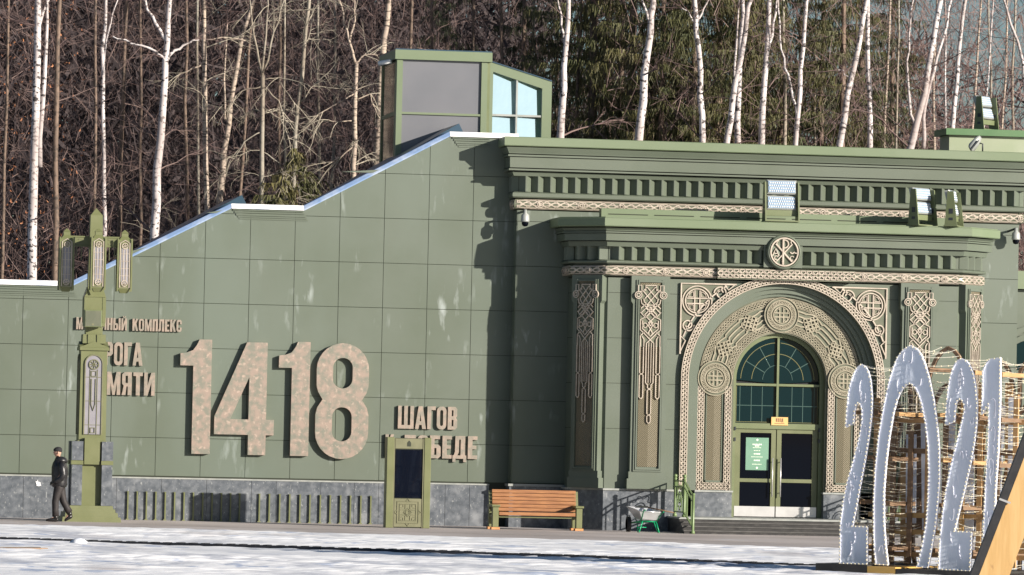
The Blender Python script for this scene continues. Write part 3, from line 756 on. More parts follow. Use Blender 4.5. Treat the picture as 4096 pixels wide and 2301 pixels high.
def pilaster(fn, wd, label=None):
    mb = MB(); h = wd / 2
    fbox(mb, fn, -h, h, ZB1, ZC0, -.2, .12)
    sh = mb.build('pilaster', 'green_wall', B)
    mb = MB(); fbox(mb, fn, -h - .05, h + .05, ZC0, ZC1, -.2, .125)
    vs = [fn(u, v, w) for u, v, w in ((-h, ZC0 - .07, -.1), (h, ZC0 - .07, -.1), (h, ZC0 - .07, .121), (-h, ZC0 - .07, .121), (-h - .05, ZC0, -.1), (h + .05, ZC0, -.1), (h + .05, ZC0, .125), (-h - .05, ZC0, .125))]
    mb.add(vs, [(0, 1, 2, 3), (0, 4, 5, 1), (1, 5, 6, 2), (2, 6, 7, 3), (3, 7, 4, 0)])
    mb.build('capital', 'green_wall', sh)
    mb = MB(); fbox(mb, fn, -h - .07, h + .07, ZG + .01, ZG + .26, -.2, .14); fbox(mb, fn, -h - .03, h + .03, ZG + .26, ZB1 + .001, -.2, .125)
    mb.build('base', 'green_wall', sh)
    p = h * .60                                            # frame: three thin steps round the ribbed panel
    mb = MB()
    for k, (e, w) in enumerate(((.10, .155), (.055, .175))):
        o_, i_ = p + e, p + e - .035
        for u0, u1, v0, v1 in ((-o_, -i_, ZCH - .02 - e, ZC1 - .10), (i_, o_, ZCH - .02 - e, ZC1 - .10), (-i_, i_, ZCH - .02 - e, ZCH + .015 - e), (-i_, i_, ZC1 - .135 - .02 * k, ZC1 - .10 - .02 * k)): fbox(mb, fn, u0, u1, v0, v1, .1, w)
    mb.build('panel_frame', 'green_wall', sh)
    pn = MB(); fbox(pn, fn, -p, p, ZCH, ZC1 - .15, .1, .135); pn = pn.build('ribbed_panel', 'chevron', sh)
    uvl = pn.data.uv_layers.new(name='UVMap'); c0 = Vector(fn(0, 0, 0)); ud = (Vector(fn(1, 0, 0)) - c0)
    off = root_loc(pn)
    for lp in pn.data.loops:
        co = pn.data.vertices[lp.vertex_index].co + off; uvl.data[lp.index].uv = ((co - c0).dot(ud), co.z)
    kb = MB(); k = wd / .87
    def g(u, v, w): return fn(u * .00259 * k, mz(v), w + .15)
    S = 1 / .00259
    for st in HALF:
        for s in (-1, 1): ribbon(kb, [(s * a, b) for a, b in st], 11.5, .035 if s > 0 else .029, g)
    for s in (-1, 1):
        for r in (33, 17): ribbon(kb, arc(s * 122, 797, r, 0, 330, 11), 10, .04, g, closed=True)
        ribbon(kb, arc(s * 52, 1085, 22, 0, 324, 9), 10, .036, g, closed=True)
        # long stems and pointed pendants
        for a, b in ((99, 78), (62, 42)): pass
        e0 = 700 + (ZO - UZ(2590, 1597, YP - .2)) / .00259; e1 = 700 + (ZO - UZ(2590, 1695, YP - .2)) / .00259; em = 700 + (ZO - UZ(2590, 1497, YP - .2)) / .00259; ec = 700 + (ZO - UZ(2590, 1557, YP - .2)) / .00259
        ribbon(kb, [(s * 98, 1285), (s * 98, em - 12), (s * 62, em + 12), (s * 62, e0 - 20), (s * 80, e0)], 11, .034, g)
        ribbon(kb, [(s * 62, 1285), (s * 62, em - 12), (s * 98, em + 12), (s * 98, e0 - 20), (s * 80, e0)], 11, .029, g)
        ribbon(kb, [(s * 36, 1285), (s * 36, ec - 60), (s * 17, ec - 40), (s * 17, ec - 14), (-s * 19, ec + 14), (-s * 19, e1 - 95), (s * 17, e1 - 70), (s * 17, e1 - 20), (0, e1)], 11, .034 if s > 0 else .029, g)
        ribbon(kb, [(s * 12, 1250), (s * 12, ec - 60)], 8, .03, g)
    kb.build('carving', 'ornament', sh, kind='stuff', recalc=False)
    # backing plate so that the carving reads as one solid piece
    bp_ = MB()
    for u0, u1, v0, v1 in ((-.33, .33, 704, 840), (-.2, .2, 841, 925), (-.255, .255, 926, 1195), (-.255, .255, 1196, 1290)): fbox(bp_, fn, u0 * k, u1 * k, mz(v1), mz(v0), .12, .149)
    bp_.build('carving_plate', 'ornament_back', sh)
    return sh
pilaster(face_map(PXC, YP - .10, 0), .87)
pilaster(face_map(2 * XA - PXC, YP - .10, 0), .87)
for (a, b) in ((pathP[1], pathP[2]), (pathP[3], pathP[4])):
    an_ = math.atan2(b[1] - a[1], b[0] - a[0]); pilaster(face_map((a[0] + b[0]) / 2 + .07 * math.sin(an_), (a[1] + b[1]) / 2 - .07 * math.cos(an_), math.atan2(b[1] - a[1], b[0] - a[0])), .80)
# ---- round emblem above the arch
zm_ = UZ(3144, 1009, YP - .35)
MB().box(XA - .59, XA + .39, YP - .27, YP, Zp['lg0'] + .004, Zp['fa1'] - .02).build('emblem_block', 'green_trim', B)
em = MB().lathe((XA - .10, YP - .27, zm_), [(.44, 0), (.44, -.09), (.40, -.13), (.385, -.13), (.385, -.10), (.0, -.10)], 40, 'y').build('emblem', 'green_trim', B)
kb = MB(); ex = XA - .10; f0 = lambda u, v, w: (ex + u, YP - .37 - w, zm_ + v)
ribbon(kb, arc(0, 0, .345, 0, 350, 35), .045, .05, f0, closed=True)
ribbon(kb, [(-.03, -.32), (-.03, .32)], .06, .05, f0); ribbon(kb, [(-.03, .30)] + arc(.0, .20, .10, 90, -90, 8) + [(-.03, .10)], .04, .045, f0)
ribbon(kb, [(-.22, .20), (.20, -.24)], .05, .045, f0); ribbon(kb, [(-.20, -.24), (.20, .20)], .035, .04, f0)
ribbon(kb, [(-.30, -.10), (-.22, .08), (-.14, -.10)], .035, .04, f0); ribbon(kb, [(-.27, -.04), (-.17, -.04)], .028, .04, f0)
ribbon(kb, arc(.20, .02, .05, 200, 340, 6) + arc(.295, .02, .045, 200, 340, 6), .035, .04, f0)
for s in (-1, 1):
    ribbon(kb, [(s * .18 + .03 * math.cos(R(k * 30)) * (1 - k / 14), .26 - .05 * k / 14 + .03 * math.sin(R(k * 30)) * (1 - k / 14)) for k in range(12)], .03, .04, f0)
    ribbon(kb, arc(s * .20, -.15, .05, 30, 300, 8), .028, .04, f0)
kb.build('monogram', 'ornament', em, recalc=False)
# ---- steps and landing
SY = -3.62; RISE = ZL / 4 if ZL > .5 else ZL / 4
st = MB().box(SX0, SX1, SY, YB + .25, -.05, ZL - .045).build('landing', 'step_stone', B)
MB().box(SX0 - .02, SX1 + .02, SY - .03, YB + .25, ZL - .044, ZL).build('nosing', 'granite_cap', st)
for k in range(1, 4):
    h = ZL - k * RISE; y1 = SY - .001; y0 = SY - k * .34
    s_ = MB().box(SX0 - .03 * k, SX1 + .03 * k, y0, y1, -.05, h - .035).build('step', 'step_stone', B)
    MB().box(SX0 - .03 * k - .02, SX1 + .03 * k + .02, y0 - .02, y0 + .34 - .002, h - .034, h).build('nosing', 'nosing', s_)
# ---- door and fanlight
YD = YB + .26
DX = UX(3116, 1700, YD); XA_ = XA; DW = 1.085
zdt = UZ(3116, 1708, YD); ztr = UZ(3116, 1541, YD); zkick = UZ(3000, 2025, YD); zmid = UZ(3000, 1922, YD)
dr = MB().box(XA - RI, XA + RI, YD + .06, YD + .10, ZL, ZS + RI).build('doorway_back', 'interior', B)
fl = B
mb = MB(); po, pi_ = arc(XA, ZS, RI + .01, 180, 0, 30), arc(XA, ZS, RI - .10, 180, 0, 30)
for i in range(30): mb.prism([po[i], po[i + 1], pi_[i + 1], pi_[i]], YD - .09, YD + .06)
for s in (-1, 1): mb.box(XA + s * (RI + .01), XA + s * (RI - .10), YD - .09, YD + .06, ZL, ZS)
df = mb.build('door_frame', 'frame_green', B)
MB().box(XA - .028, XA + .028, YD - .06, YD + .05, zdt, ZS + RI - .1).build('mullion', 'frame_green', df)
MB().box(XA - RI + .1, XA + RI - .1, YD - .055, YD + .05, ztr - .03, ztr + .03).build('transom', 'frame_green', df)
MB().box(XA - RI + .1, XA + RI - .1, YD - .075, YD + .05, zdt - .06, zdt + .08).build('transom', 'frame_green', df)
for s in (-1, 1):
    poly = [(XA + s * .03, ztr + .031)] + [(XA + s * (RI - .105) * math.cos(R(a)), ZS + (RI - .105) * math.sin(R(a))) for a in np.linspace(max(0, math.degrees(math.asin(min(1, (ztr + .031 - ZS) / (RI - .1))))), 88, 14)]
    g_ = MB().prism(poly, YD, YD + .02).build('pane', 'dark_glass', df)
    kb = MB(); f0 = lambda u, v, w: (XA + s * u, YD - w, v)
    for r, m_ in ((.94, 'gold_line'), (.66, 'gold_line'), (.38, 'green_line')):
        k2 = MB(); ribbon(k2, [(r * math.cos(R(a)), max(ZS + r * math.sin(R(a)), ztr + .04)) for a in np.linspace(2, 86, 16)], .018, .008, f0); k2.build('tracery', m_, df, recalc=False)
    for a in (30, 60): ribbon(kb, [(.38 * math.cos(R(a)), ZS + .38 * math.sin(R(a))), (.94 * math.cos(R(a)), ZS + .94 * math.sin(R(a)))], .025, .007, f0)
    kb.build('tracery', 'green_line', df, recalc=False)
    g_ = MB().box(XA + s * .03, XA + s * (RI - .1), YD, YD + .02, zdt + .081, ztr - .031).build('pane', 'dark_glass', df)
    kb = MB()
    for u in (.38, .66, .95): ribbon(kb, [(u, zdt + .12), (u, ztr - .04)], .022, .007, f0)
    ribbon(kb, [(.04, lerp(zdt, ztr, .5)), (RI - .12, lerp(zdt, ztr, .5))], .022, .006, f0)
    kb.build('tracery', 'green_line', df, recalc=False)
    k2 = MB(); ribbon(k2, [(.05, zdt + .11), (RI - .13, zdt + .11), (RI - .13, ztr - .05)], .018, .009, f0); k2.build('tracery', 'gold_line', df, recalc=False)
    # door leaf
    x0, x1 = XA + s * .012, XA + s * (RI - .11)
    lf = MB()
    for a, b, z0, z1 in ((x0, XA + s * .13, ZL + .02, zdt - .061), (XA + s * (RI - .25), x1, ZL + .02, zdt - .061), (XA + s * .13, XA + s * (RI - .25), zdt - .16, zdt - .061), (XA + s * .13, XA + s * (RI - .25), zmid - .04, zmid + .05)):
        lf.box(a, b, YD - .03, YD + .03, z0, z1)
    lf = lf.build('door', 'door_green', B)
    MB().box(XA + s * .13, XA + s * (RI - .25), YD - .005, YD + .01, zmid + .05, zdt - .16).build('pane', 'door_glass', lf)
    MB().box(XA + s * .13, XA + s * (RI - .25), YD - .005, YD + .01, zkick, zmid - .04).build('pane', 'door_glass', lf)
    MB().box(XA + s * .014, x1 - s * .01, YD - .045, YD - .03, ZL + .02, zkick).build('kick_plate', 'steel', lf)
    hx = XA + s * .105; zh0, zh1 = UZ(3110, 1988, YD), UZ(3110, 1833, YD)
    hb = MB().tube([(hx, YD - .11, zh0), (hx, YD - .11, zh1)], .017, 8)
    for z in (zh0 + .1, zh1 - .1): hb.tube([(hx, YD - .11, z), (hx, YD - .03, z)], .01, 6)
    hb.build('handle', 'steel', lf)
    for z in (lerp(zmid, zdt, .72), lerp(zmid, zdt, .92)): MB().box(XA + s * (RI - .115), XA + s * (RI - .075), YD - .11, YD - .03, z, z + .09).build('hinge', 'dark_metal', lf)
    if s < 0:
        px0, px1 = UX(2983, 1800, YD), UX(3074, 1800, YD); pz0, pz1 = UZ(3030, 1881, YD), UZ(3030, 1751, YD)
        ps = tag(MB().box(px0, px1, YD - .009, YD - .0052, pz0, pz1).build('poster', 'poster', None), 'pale green opening hours poster on the left door pane', 'poster')
        pm = (px0 + px1) / 2; pr = MB(); H = pz1 - pz0
        pr.prism([(pm - .03, pz1 - .07 * H), (pm, pz1 - .11 * H), (pm + .03, pz1 - .07 * H), (pm, pz1 - .03 * H)], YD - .011, YD - .0091); pr.prism([(pm - .03, pz0 + .07 * H), (pm, pz0 + .11 * H), (pm + .03, pz0 + .07 * H), (pm, pz0 + .03 * H)], YD - .011, YD - .0091)
        for t, wd_, hh_ in ((.19, .24, .016), (.235, .12, .016), (.30, .22, .007), (.39, .17, .007), (.48, .17, .016), (.585, .30, .007), (.68, .16, .016), (.81, .25, .007)):
            n_ = max(2, int(wd_ / .035)); xx = pm - wd_ / 2
            for i in range(n_):
                w_ = wd_ / n_ * random.uniform(.6, .85); pr.box(xx, xx + w_, YD - .011, YD - .0091, pz1 - t * H - hh_ * 2, pz1 - t * H); xx += wd_ / n_
        pr.build('print', 'poster_print', ps, kind='stuff')
# ================================================================ lettering
def stroke_rect(x0, x1, z0, z1): return [(x0, z0), (x1, z0), (x1, z1), (x0, z1)]
T_ = .19                                                   # stem width of a letter one unit high
def glyph(c):
    """contours (outer shapes first, holes after) and width of a condensed capital"""
    t = T_; w = .46; r = .19
    O = lambda: [rrect(0, w, 0, 1, r, 5), rrect(t * .82, w - t * .82, t * .8, 1 - t * .8, .08, 4)]
    if c == 'О': return O(), w
    if c == 'С': return [[(w, .36)] + arc(w - r, r, r, 0, -90, 5)[1:] + arc(r, r, r, 270, 180, 5) + arc(r, 1 - r, r, 180, 90, 5) + arc(w - r, 1 - r, r, 90, 0, 5) + [(w, .64), (w - t * .85, .64), (w - t * .85, .80), (w / 2, .84), (t * .85, .80), (t * .85, .2), (w / 2, .16), (w - t * .85, .2), (w - t * .85, .36)]], w
    if c == 'М': return [[(0, 0), (t * .85, 0), (t * .85, .55), (.31 - .06, 0), (.31 + .06, 0), (.62 - t * .85, .55), (.62 - t * .85, 0), (.62, 0), (.62, 1), (.62 - t, 1), (.31, .38), (t, 1), (0, 1)]], .62
    if c == 'У': return [[(.06, 0), (.2, 0), (.30, .12), (.48, 1), (.30, 1), (.235, .5), (.17, 1), (-.02, 1), (.15, .30), (.12, .16), (.06, .16)]], .46
    if c == 'З': return [[(0, .3), (0, .12), (.1, 0), (.36, 0), (.44, .1), (.44, .44), (.38, .51), (.44, .58), (.44, .9), (.36, 1), (.1, 1), (0, .88), (0, .7), (.16, .7), (.16, .84), (.28, .84), (.28, .59), (.15, .59), (.15, .43), (.28, .43), (.28, .16), (.16, .16), (.16, .3)]], .44
    if c == 'Е': return [[(0, 0), (.40, 0), (.40, .16), (t, .16), (t, .43), (.36, .43), (.36, .58), (t, .58), (t, .84), (.40, .84), (.40, 1), (0, 1)]], .40
    if c in 'ИЙ':
        g = [[(0, 0), (t * .9, 0), (.34, .58), (.34, 0), (.5, 0), (.5, 1), (.5 - t * .9, 1), (.16, .42), (.16, 1), (0, 1)]]
        if c == 'Й': g.append([(.12, 1.16), (.12, 1.08), (.2, 1.04), (.3, 1.04), (.38, 1.08), (.38, 1.16), (.31, 1.16), (.28, 1.11), (.22, 1.11), (.19, 1.16)])
        return g, .5
    if c == 'Н': return [[(0, 0), (t, 0), (t, .42), (.29, .42), (.29, 0), (.48, 0), (.48, 1), (.29, 1), (.29, .58), (t, .58), (t, 1), (0, 1)]], .48
    if c == 'Ы': return [[(0, 0), (.34, 0), (.42, .1), (.42, .48), (.34, .58), (t, .58), (t, 1), (0, 1)], stroke_rect(.15, .27, .15, .43)[::-1], stroke_rect(.48, .66, 0, 1)], .66
    if c == 'К': return [[(0, 0), (t, 0), (t, .34), (.215, .42), (.32, 0), (.51, 0), (.335, .6), (.5, 1), (.31, 1), (t, .66), (t, 1), (0, 1)]], .50
    if c == 'П': return [[(0, 0), (t, 0), (t, .84), (.29, .84), (.29, 0), (.48, 0), (.48, 1), (0, 1)]], .48
    if c == 'Л': return [[(-.02, 0), (.1, 0), (.2, .1), (.22, .84), (.30, .84), (.30, 0), (.49, 0), (.49, 1), (.06, 1), (.04, .2), (-.02, .16)]], .49
    if c == 'Д': return [[(-.03, -.14), (.1, -.14), (.1, 0), (.43, 0), (.43, -.14), (.56, -.14), (.56, .15), (.5, .15), (.5, 1), (.08, 1), (.07, .3), (.02, .15), (-.03, .15)], [(.18, .15), (.31, .15), (.31, .84), (.24, .84), (.24, .3)][::-1]], .55
    if c == 'Р': return [[(0, 0), (t, 0), (t, .4), (.36, .4), (.46, .5), (.46, .9), (.36, 1), (0, 1)], stroke_rect(t, .29, .55, .84)[::-1]], .46
    if c == 'Г': return [[(0, 0), (t, 0), (t, .84), (.4, .84), (.4, 1), (0, 1)]], .39
    if c == 'А': return [[(0, 0), (.17, 0), (.2, .18), (.32, .18), (.35, 0), (.53, 0), (.36, 1), (.16, 1)], [(.225, .34), (.295, .34), (.26, .68)][::-1]], .52
    if c == 'Я': return [[(0, 0), (.18, 0), (.22, .38), (.28, .38), (.28, 0), (.46, 0), (.46, 1), (.12, 1), (.01, .9), (.01, .5), (.09, .41)], stroke_rect(.17, .28, .53, .84)[::-1]], .46
    if c == 'Т': return [[(.13, 0), (.31, 0), (.31, .84), (.44, .84), (.44, 1), (0, 1), (0, .84), (.13, .84)]], .44
    if c == 'Ш': return [[(0, 0), (.76, 0), (.76, 1), (.59, 1), (.59, .16), (.465, .16), (.465, 1), (.295, 1), (.295, .16), (.17, .16), (.17, 1), (0, 1)]], .76
    if c == 'В': return [[(0, 0), (.36, 0), (.46, .1), (.46, .43), (.39, .52), (.45, .6), (.45, .9), (.36, 1), (0, 1)], stroke_rect(t, .28, .15, .43)[::-1], stroke_rect(t, .27, .59, .85)[::-1]], .46
    if c == 'Б': return [[(0, 0), (.36, 0), (.46, .1), (.46, .5), (.36, .6), (t, .6), (t, .84), (.42, .84), (.42, 1), (0, 1)], stroke_rect(t, .28, .15, .45)[::-1]], .46
    if c == 'Х': return [[(-.01, 0), (.17, 0), (.24, .3), (.31, 0), (.5, 0), (.34, .52), (.49, 1), (.31, 1), (.25, .72), (.18, 1), (0, 1), (.14, .52)]], .48
    return [], .26
def text_width(s, gap=.07): return sum(glyph(c)[1] + gap for c in s) - gap
def word(s, x0, x1, z, h, y, depth, m, parent, gap=.07):
    """letters of the word s between x0 and x1, standing on z"""
    k = (x1 - x0) / text_width(s, gap); x = x0
    for c in s:
        g, w = glyph(c)
        if g:
            outline('letter', [[(px * k, pz * h) for px, pz in cn] for cn in g], depth, m, parent, Matrix.Translation((x, y, z)))
        x += (w + gap) * k
YT = -.17
def sign(name, label, loc): return thing(name, label, 'lettering', loc)
# "1418": each figure traced as a shape of its own
N = sign('number_sign', 'huge mottled copper number 1418 mounted on the green wall', (UX(1100, 1600, 0), YT, UZ(1100, 1825, 0)))
zb, ztn = UZ(800, 1816, YT), UZ(800, 1358, YT); HN = ztn - zb
def fig(contours, pxl, name='figure'):
    x = UX(pxl, 1600, YT)
    return outline(name, [[(a * HN, b * HN) for a, b in c] for c in contours], .14, 'copper', N, Matrix.Translation((x, YT, zb)))
ONE = [[(.115, 0), (.275, 0), (.275, 1), (.165, 1), (.145, .955), (.11, .905), (.06, .885), (.0, .875), (.0, .77), (.115, .77)]]
FOUR = [[(.30, 0), (.455, 0), (.455, .175), (.525, .175), (.525, .31), (.455, .31), (.455, .985), (.275, .985), (.0, .33), (.0, .175), (.30, .175)], [(.14, .31), (.30, .31), (.30, .68)][::-1]]
EIGHT = [arc(.255, .215, .235, 180, 360, 14) + [(.49, .37), (.475, .43), (.43, .50), (.47, .565), (.485, .62)] + arc(.255, .765, .232, 0, 180, 14) + [(.025, .62), (.04, .565), (.08, .50), (.035, .43), (.02, .37)],
         rrect(.168, .342, .135, .435, .085, 6)[::-1], rrect(.168, .342, .60, .868, .085, 6)[::-1]]
for g, p in ((ONE, 718), (FOUR, 859), (ONE, 1113), (EIGHT, 1254)): fig(g, p)
W1 = sign('wall_lettering', 'small raised copper words above the big number beside the lamp pillar', (UX(500, 1310, 0), -.09, UZ(500, 1325, 0)))
word('МУЗЕЙНЫЙ', UX(305, 1300, -.1), UX(508, 1300, -.1), UZ(420, 1320, -.1), .30, -.10, .07, 'letter_copper', W1)
word('КОМПЛЕКС', UX(530, 1300, -.1), UX(727, 1300, -.1), UZ(630, 1326, -.1), .30, -.10, .07, 'letter_copper', W1)
W2 = sign('wall_lettering', 'two copper words half hidden behind the lamp pillar', (UX(500, 1500, 0), -.09, UZ(500, 1580, 0)))
word('ДОРОГА', UX(330, 1420, -.1), UX(570, 1420, -.1), UZ(500, 1462, -.1), .57, -.11, .08, 'letter_copper', W2)
word('ПАМЯТИ', UX(330, 1540, -.1), UX(619, 1540, -.1), UZ(500, 1581, -.1), .57, -.11, .08, 'letter_copper', W2)
W3 = sign('wall_lettering', 'two copper words to the right of the big number above the kiosk', (UX(1700, 1700, 0), -.09, UZ(1700, 1830, 0)))
word('ШАГОВ', UX(1592, 1670, -.1), UX(1829, 1670, -.1), UZ(1710, 1717, -.1), .57, -.11, .08, 'letter_copper', W3)
word('К', UX(1541, 1790, -.1), UX(1575, 1790, -.1), UZ(1560, 1829, -.1), .57, -.11, .08, 'letter_copper', W3)
word('ПОБЕДЕ', UX(1618, 1790, -.1), UX(1909, 1790, -.1), UZ(1760, 1834, -.1), .57, -.11, .08, 'letter_copper', W3)
# entrance sign over the door
sx0, sx1, sz0, sz1 = UX(3085, 1685, YD - .1), UX(3152, 1685, YD - .1), UZ(3118, 1702, YD - .1), UZ(3118, 1669, YD - .1)
ES = MB().bbox(sx0, sx1, YD - .10, YD - .078, sz0, sz1, .004).build('entrance_sign', 'sign_yellow', None)
tag(ES, 'small yellow entrance sign above the double door', 'sign')
word('ВХОД', lerp(sx0, sx1, .28), lerp(sx0, sx1, .72), lerp(sz0, sz1, .42), (sz1 - sz0) * .44, YD - .104, .004, 'sign_print', ES, .12)
mb = MB(); xx = lerp(sx0, sx1, .2)
while xx < lerp(sx0, sx1, .78):
    w_ = random.uniform(.012, .022); mb.box(xx, xx + w_, YD - .103, YD - .1001, lerp(sz0, sz1, .18), lerp(sz0, sz1, .28)); xx += w_ + .008
mb.build('small_print', 'sign_print', ES, kind='stuff')

# ================================================================ glass lift house on the roof
YT2 = 3.0
G = thing('glass_lift_house', 'green framed glass stair tower on the roof behind the sloping wall', 'tower', (UX(1800, 560, YT2), YT2, 6.0))
qx = lambda v: 1400 + v / 2.631
qy = lambda v: 150 + v / 2.631
def gx(v, Y=YT2): return UX(qx(v), qy(600), Y)
def gz(v, Y=YT2, at=900): return UZ(qx(at), qy(v), Y)
zb0 = 6.2
x0, x1, xm = gx(487), gx(1472), gx(1375)
ztp = gz(185); zf = gz(243)
MB().box(x0 - .06, x1 + .03, YT2 - .10, YT2 + 2.75, zf, ztp + .10).build('roof_fascia', 'green_crown', G)
MB().box(x0 - .05, x1 + .02, YT2 - .09, YT2 + 2.74, ztp + .101, ztp + .13).build('roof', 'roof_metal', G)
for a, b in ((487, 548), (1378, 1440)): MB().box(gx(a), gx(b), YT2 - .04, YT2 + .2, zb0, zf).build('post', 'green_crown', G)
MB().box(gx(1441), x1, YT2 + .02, YT2 + .3, zb0, zf).build('post', 'frame_green', G)
MB().box(gx(549), gx(1377), YT2 - .03, YT2 + .15, gz(805) - .03, gz(805) + .025).build('mullion', 'green_crown', G)
MB().box(gx(549) , gx(1377), YT2 + .02, YT2 + .06, gz(805) + .026, zf).build('pane', 'frosted', G)
MB().box(gx(549), gx(1377), YT2 + .02, YT2 + .06, zb0, gz(805) - .031).build('pane', 'frosted', G)
# left return
for yy, w in ((YT2 + .201, .12), (YT2 + 2.5, .2)): MB().box(x0 + .0, x0 + .08, yy, yy + w, zb0, zf).build('post', 'frame_green', G)
MB().box(x0 + .01, x0 + .07, YT2 + .33, YT2 + 2.5, gz(805) - .05, gz(805) + .05).build('mullion', 'frame_green', G)
MB().box(x0 + .03, x0 + .05, YT2 + .32, YT2 + 2.5, zb0, zf).build('pane', 'forest_tint_glass', G)
MB().box(x0 + .3, x1 - .1, YT2 + 2.2, YT2 + 2.7, zb0, zf).build('rear_wall', 'frame_green', G)
# right wing with a falling roof line
wx = [gx(1478), gx(1505), gx(1752), gx(1770), gx(2025), gx(2125)]
def rl(x, top=True):                                        # roof line of the wing
    a, b = (gx(1480), gz(252, at=1480)), (gx(2125), gz(466, at=2125)); return lerp(a[1], b[1], (x - a[0]) / (b[0] - a[0]))
def il(x): a, b = (wx[1], gz(360, at=1505)), (wx[4], gz(538, at=2025)); return lerp(a[1], b[1], (x - a[0]) / (b[0] - a[0]))
yw = YT2 + .03; zh = gz(822, at=1750)
mb = MB()
mb.prism([(x1 + .001, zb0), (wx[1], zb0), (wx[1], rl(wx[1])), (x1 + .001, rl(x1))], yw, yw + .25)
mb.prism([(wx[4], zb0), (wx[5], zb0), (wx[5], rl(wx[5])), (wx[4], rl(wx[4]))], yw, yw + .25)
mb.prism([(wx[1], il(wx[1])), (wx[4], il(wx[4])), (wx[4], rl(wx[4])), (wx[1], rl(wx[1]))], yw, yw + .25)
mb.build('wing_frame', 'green_crown', G)
MB().prism([(wx[1] - .05, rl(wx[1]) + .002), (wx[5], rl(wx[5]) + .002), (wx[5], rl(wx[5]) + .03), (wx[1] - .05, rl(wx[1]) + .03)], yw - .02, yw + 2.5).build('roof', 'roof_metal', G)
MB().prism([(wx[5] - .1, zb0), (wx[5], zb0), (wx[5], rl(wx[5])), (wx[5] - .1, rl(wx[5]))], yw + .251, yw + 2.4).build('side_wall', 'frame_green', G)
MB().prism([(wx[2], zb0), (wx[3], zb0), (wx[3], il(wx[3])), (wx[2], il(wx[2]))], yw + .02, yw + .24).build('mullion', 'grey_metal', G)
for a, b in ((wx[1], wx[2]), (wx[3], wx[4])): MB().box(a, b, yw + .02, yw + .12, zh - .025, zh + .025).build('mullion', 'grey_metal', G)
def tilt(mbp, name, m):                                     # panes lean back and turn aside to mirror the brighter sky
    return mbp.build(name, m, G)
for a, b in ((wx[1], wx[2]), (wx[3], wx[4])):
    for k, (z0, za, zb_) in enumerate(((zh + .026, il(a), il(b)), (zh - 1.3, zh - .026, zh - .026))):
        tl = .06
        yb2 = .19 * (b - a); MB().add([(a, yw + .05, z0), (b, yw + .05 + yb2, z0), (b, yw + .05 + yb2 + tl * (zb_ - z0), zb_), (a, yw + .05 + tl * (za - z0), za)], [(0, 1, 2, 3)]).build('pane', 'sky_glass', G)
# white camera on the left return
cm = thing('security_camera', 'white bullet camera on the glass stair tower corner', 'camera', (x0 - .1, YT2 + .2, gz(275)))
MB().tube([(x0 - .42, YT2 + .35, gz(285)), (x0 - .13, YT2 + .15, gz(262))], .06, 10).build('housing', 'white_metal', cm)
MB().tube([(x0 - .16, YT2 + .2, gz(265)), (x0 - .001, YT2 + .3, gz(250))], .025, 6).build('bracket', 'dark_metal', cm)

# ================================================================ roof hut, floodlights, dome cameras
YH = 1.2
HH = thing('roof_hut', 'low pale green roof hut with dark green flat roof', 'hut', (UX(3950, 560, YH), YH, Zm['crown1'] - .1))
hx0, hx1 = UX(3797, 560, YH), UX(4140, 560, YH); hz = UZ(3850, 542, YH)
MB().box(hx0, hx1, YH, YH + .95, Zm['crown1'] - .12, hz).build('wall', 'wall_pale', HH)
MB().box(hx0 - .12, hx1 + .3, YH - .15, YH + 1.1, hz + .001, UZ(3850, 516, YH)).build('roof', 'hut_green', HH)
def floodlight(name, label, base, rz, tilt_, scale=1.0, group='floodlights on the roofs', dual='v', feet=.35):
    """two LED panels one above the other on a green bracket"""
    t = thing(name, label, 'floodlight', base, group)
    Rm = Matrix.Translation(base) @ Matrix.Rotation(rz, 4, 'Z') @ Matrix.Scale(scale, 4)
    tm = Matrix.Translation((0, 0, feet)) @ Matrix.Rotation(tilt_, 4, 'X')
    def put(mbx, name, m, M4, parent=t):
        o = mbx.build(name, m, None); o.data.transform(Rm @ M4); o.data.transform(Matrix.Translation(-root_loc(parent))); o.parent = parent; return o
    I4 = Matrix.Identity(4)
    for k in (0, 1):
        z0 = .02 + k * .265; y0 = -.04 * k
        hs = MB().bbox(-.26, .26, y0 - .05, y0 + .06, z0, z0 + .245, .02); h = put(hs, 'lamp_head', 'grey_metal', tm)
        ln = MB().box(-.235, .235, y0 - .056, y0 - .0501, z0 + .025, z0 + .22)
        put(ln, 'lens_panel', 'lens', tm, h)
        ld = MB()
        for r in range(4):
            for c in range(12):
                x = -.215 + c * .038 + (.016 if r % 2 else 0); ld.lathe((x, y0 - .056, z0 + .05 + r * .047), [(.015, 0), (.013, -.006), (.0, -.008)], 6, 'y')
        put(ld, 'led', 'white_metal', tm, h)['kind'] = 'stuff'
    for s in (-1, 1):
        br = MB().prism([(-.14, 0), (.12, 0), (.07, feet + .50), (-.05, feet + .50)], s * .29 - .012, s * .29 + .012, lambda x, y, z: (y, x, z)); put(br, 'bracket', 'frame_green', I4)
        for z in (.12, .3, feet + .05): put(MB().box(s * .29 - .016, s * .29 + .016, -.05, .03, z, z + .05), 'slot', 'dark_metal', I4)
    put(MB().box(-.30, .30, -.14, .14, 0, .02), 'base_plate', 'frame_green', I4)
    put(MB().box(-.28, .28, -.03, .05, feet * .55, feet * .55 + .10), 'driver_box', 'frame_green', I4)
    return t
zr = Zp['crown1'] + .02
def roofpos(px, py, Y): x = UX(px, py, Y); return (x, Y, zr + .001)
floodlight('floodlight', 'double floodlight facing forward on the porch roof above the door', roofpos(3123, 880, YP - .32), R(0), R(-8), 1.45, feet=.18)
floodlight('floodlight', 'double floodlight turned sideways at the right end of the porch roof, bigger of the pair', roofpos(3690, 895, YP - .30), R(38), R(-14), 1.3, feet=.2)
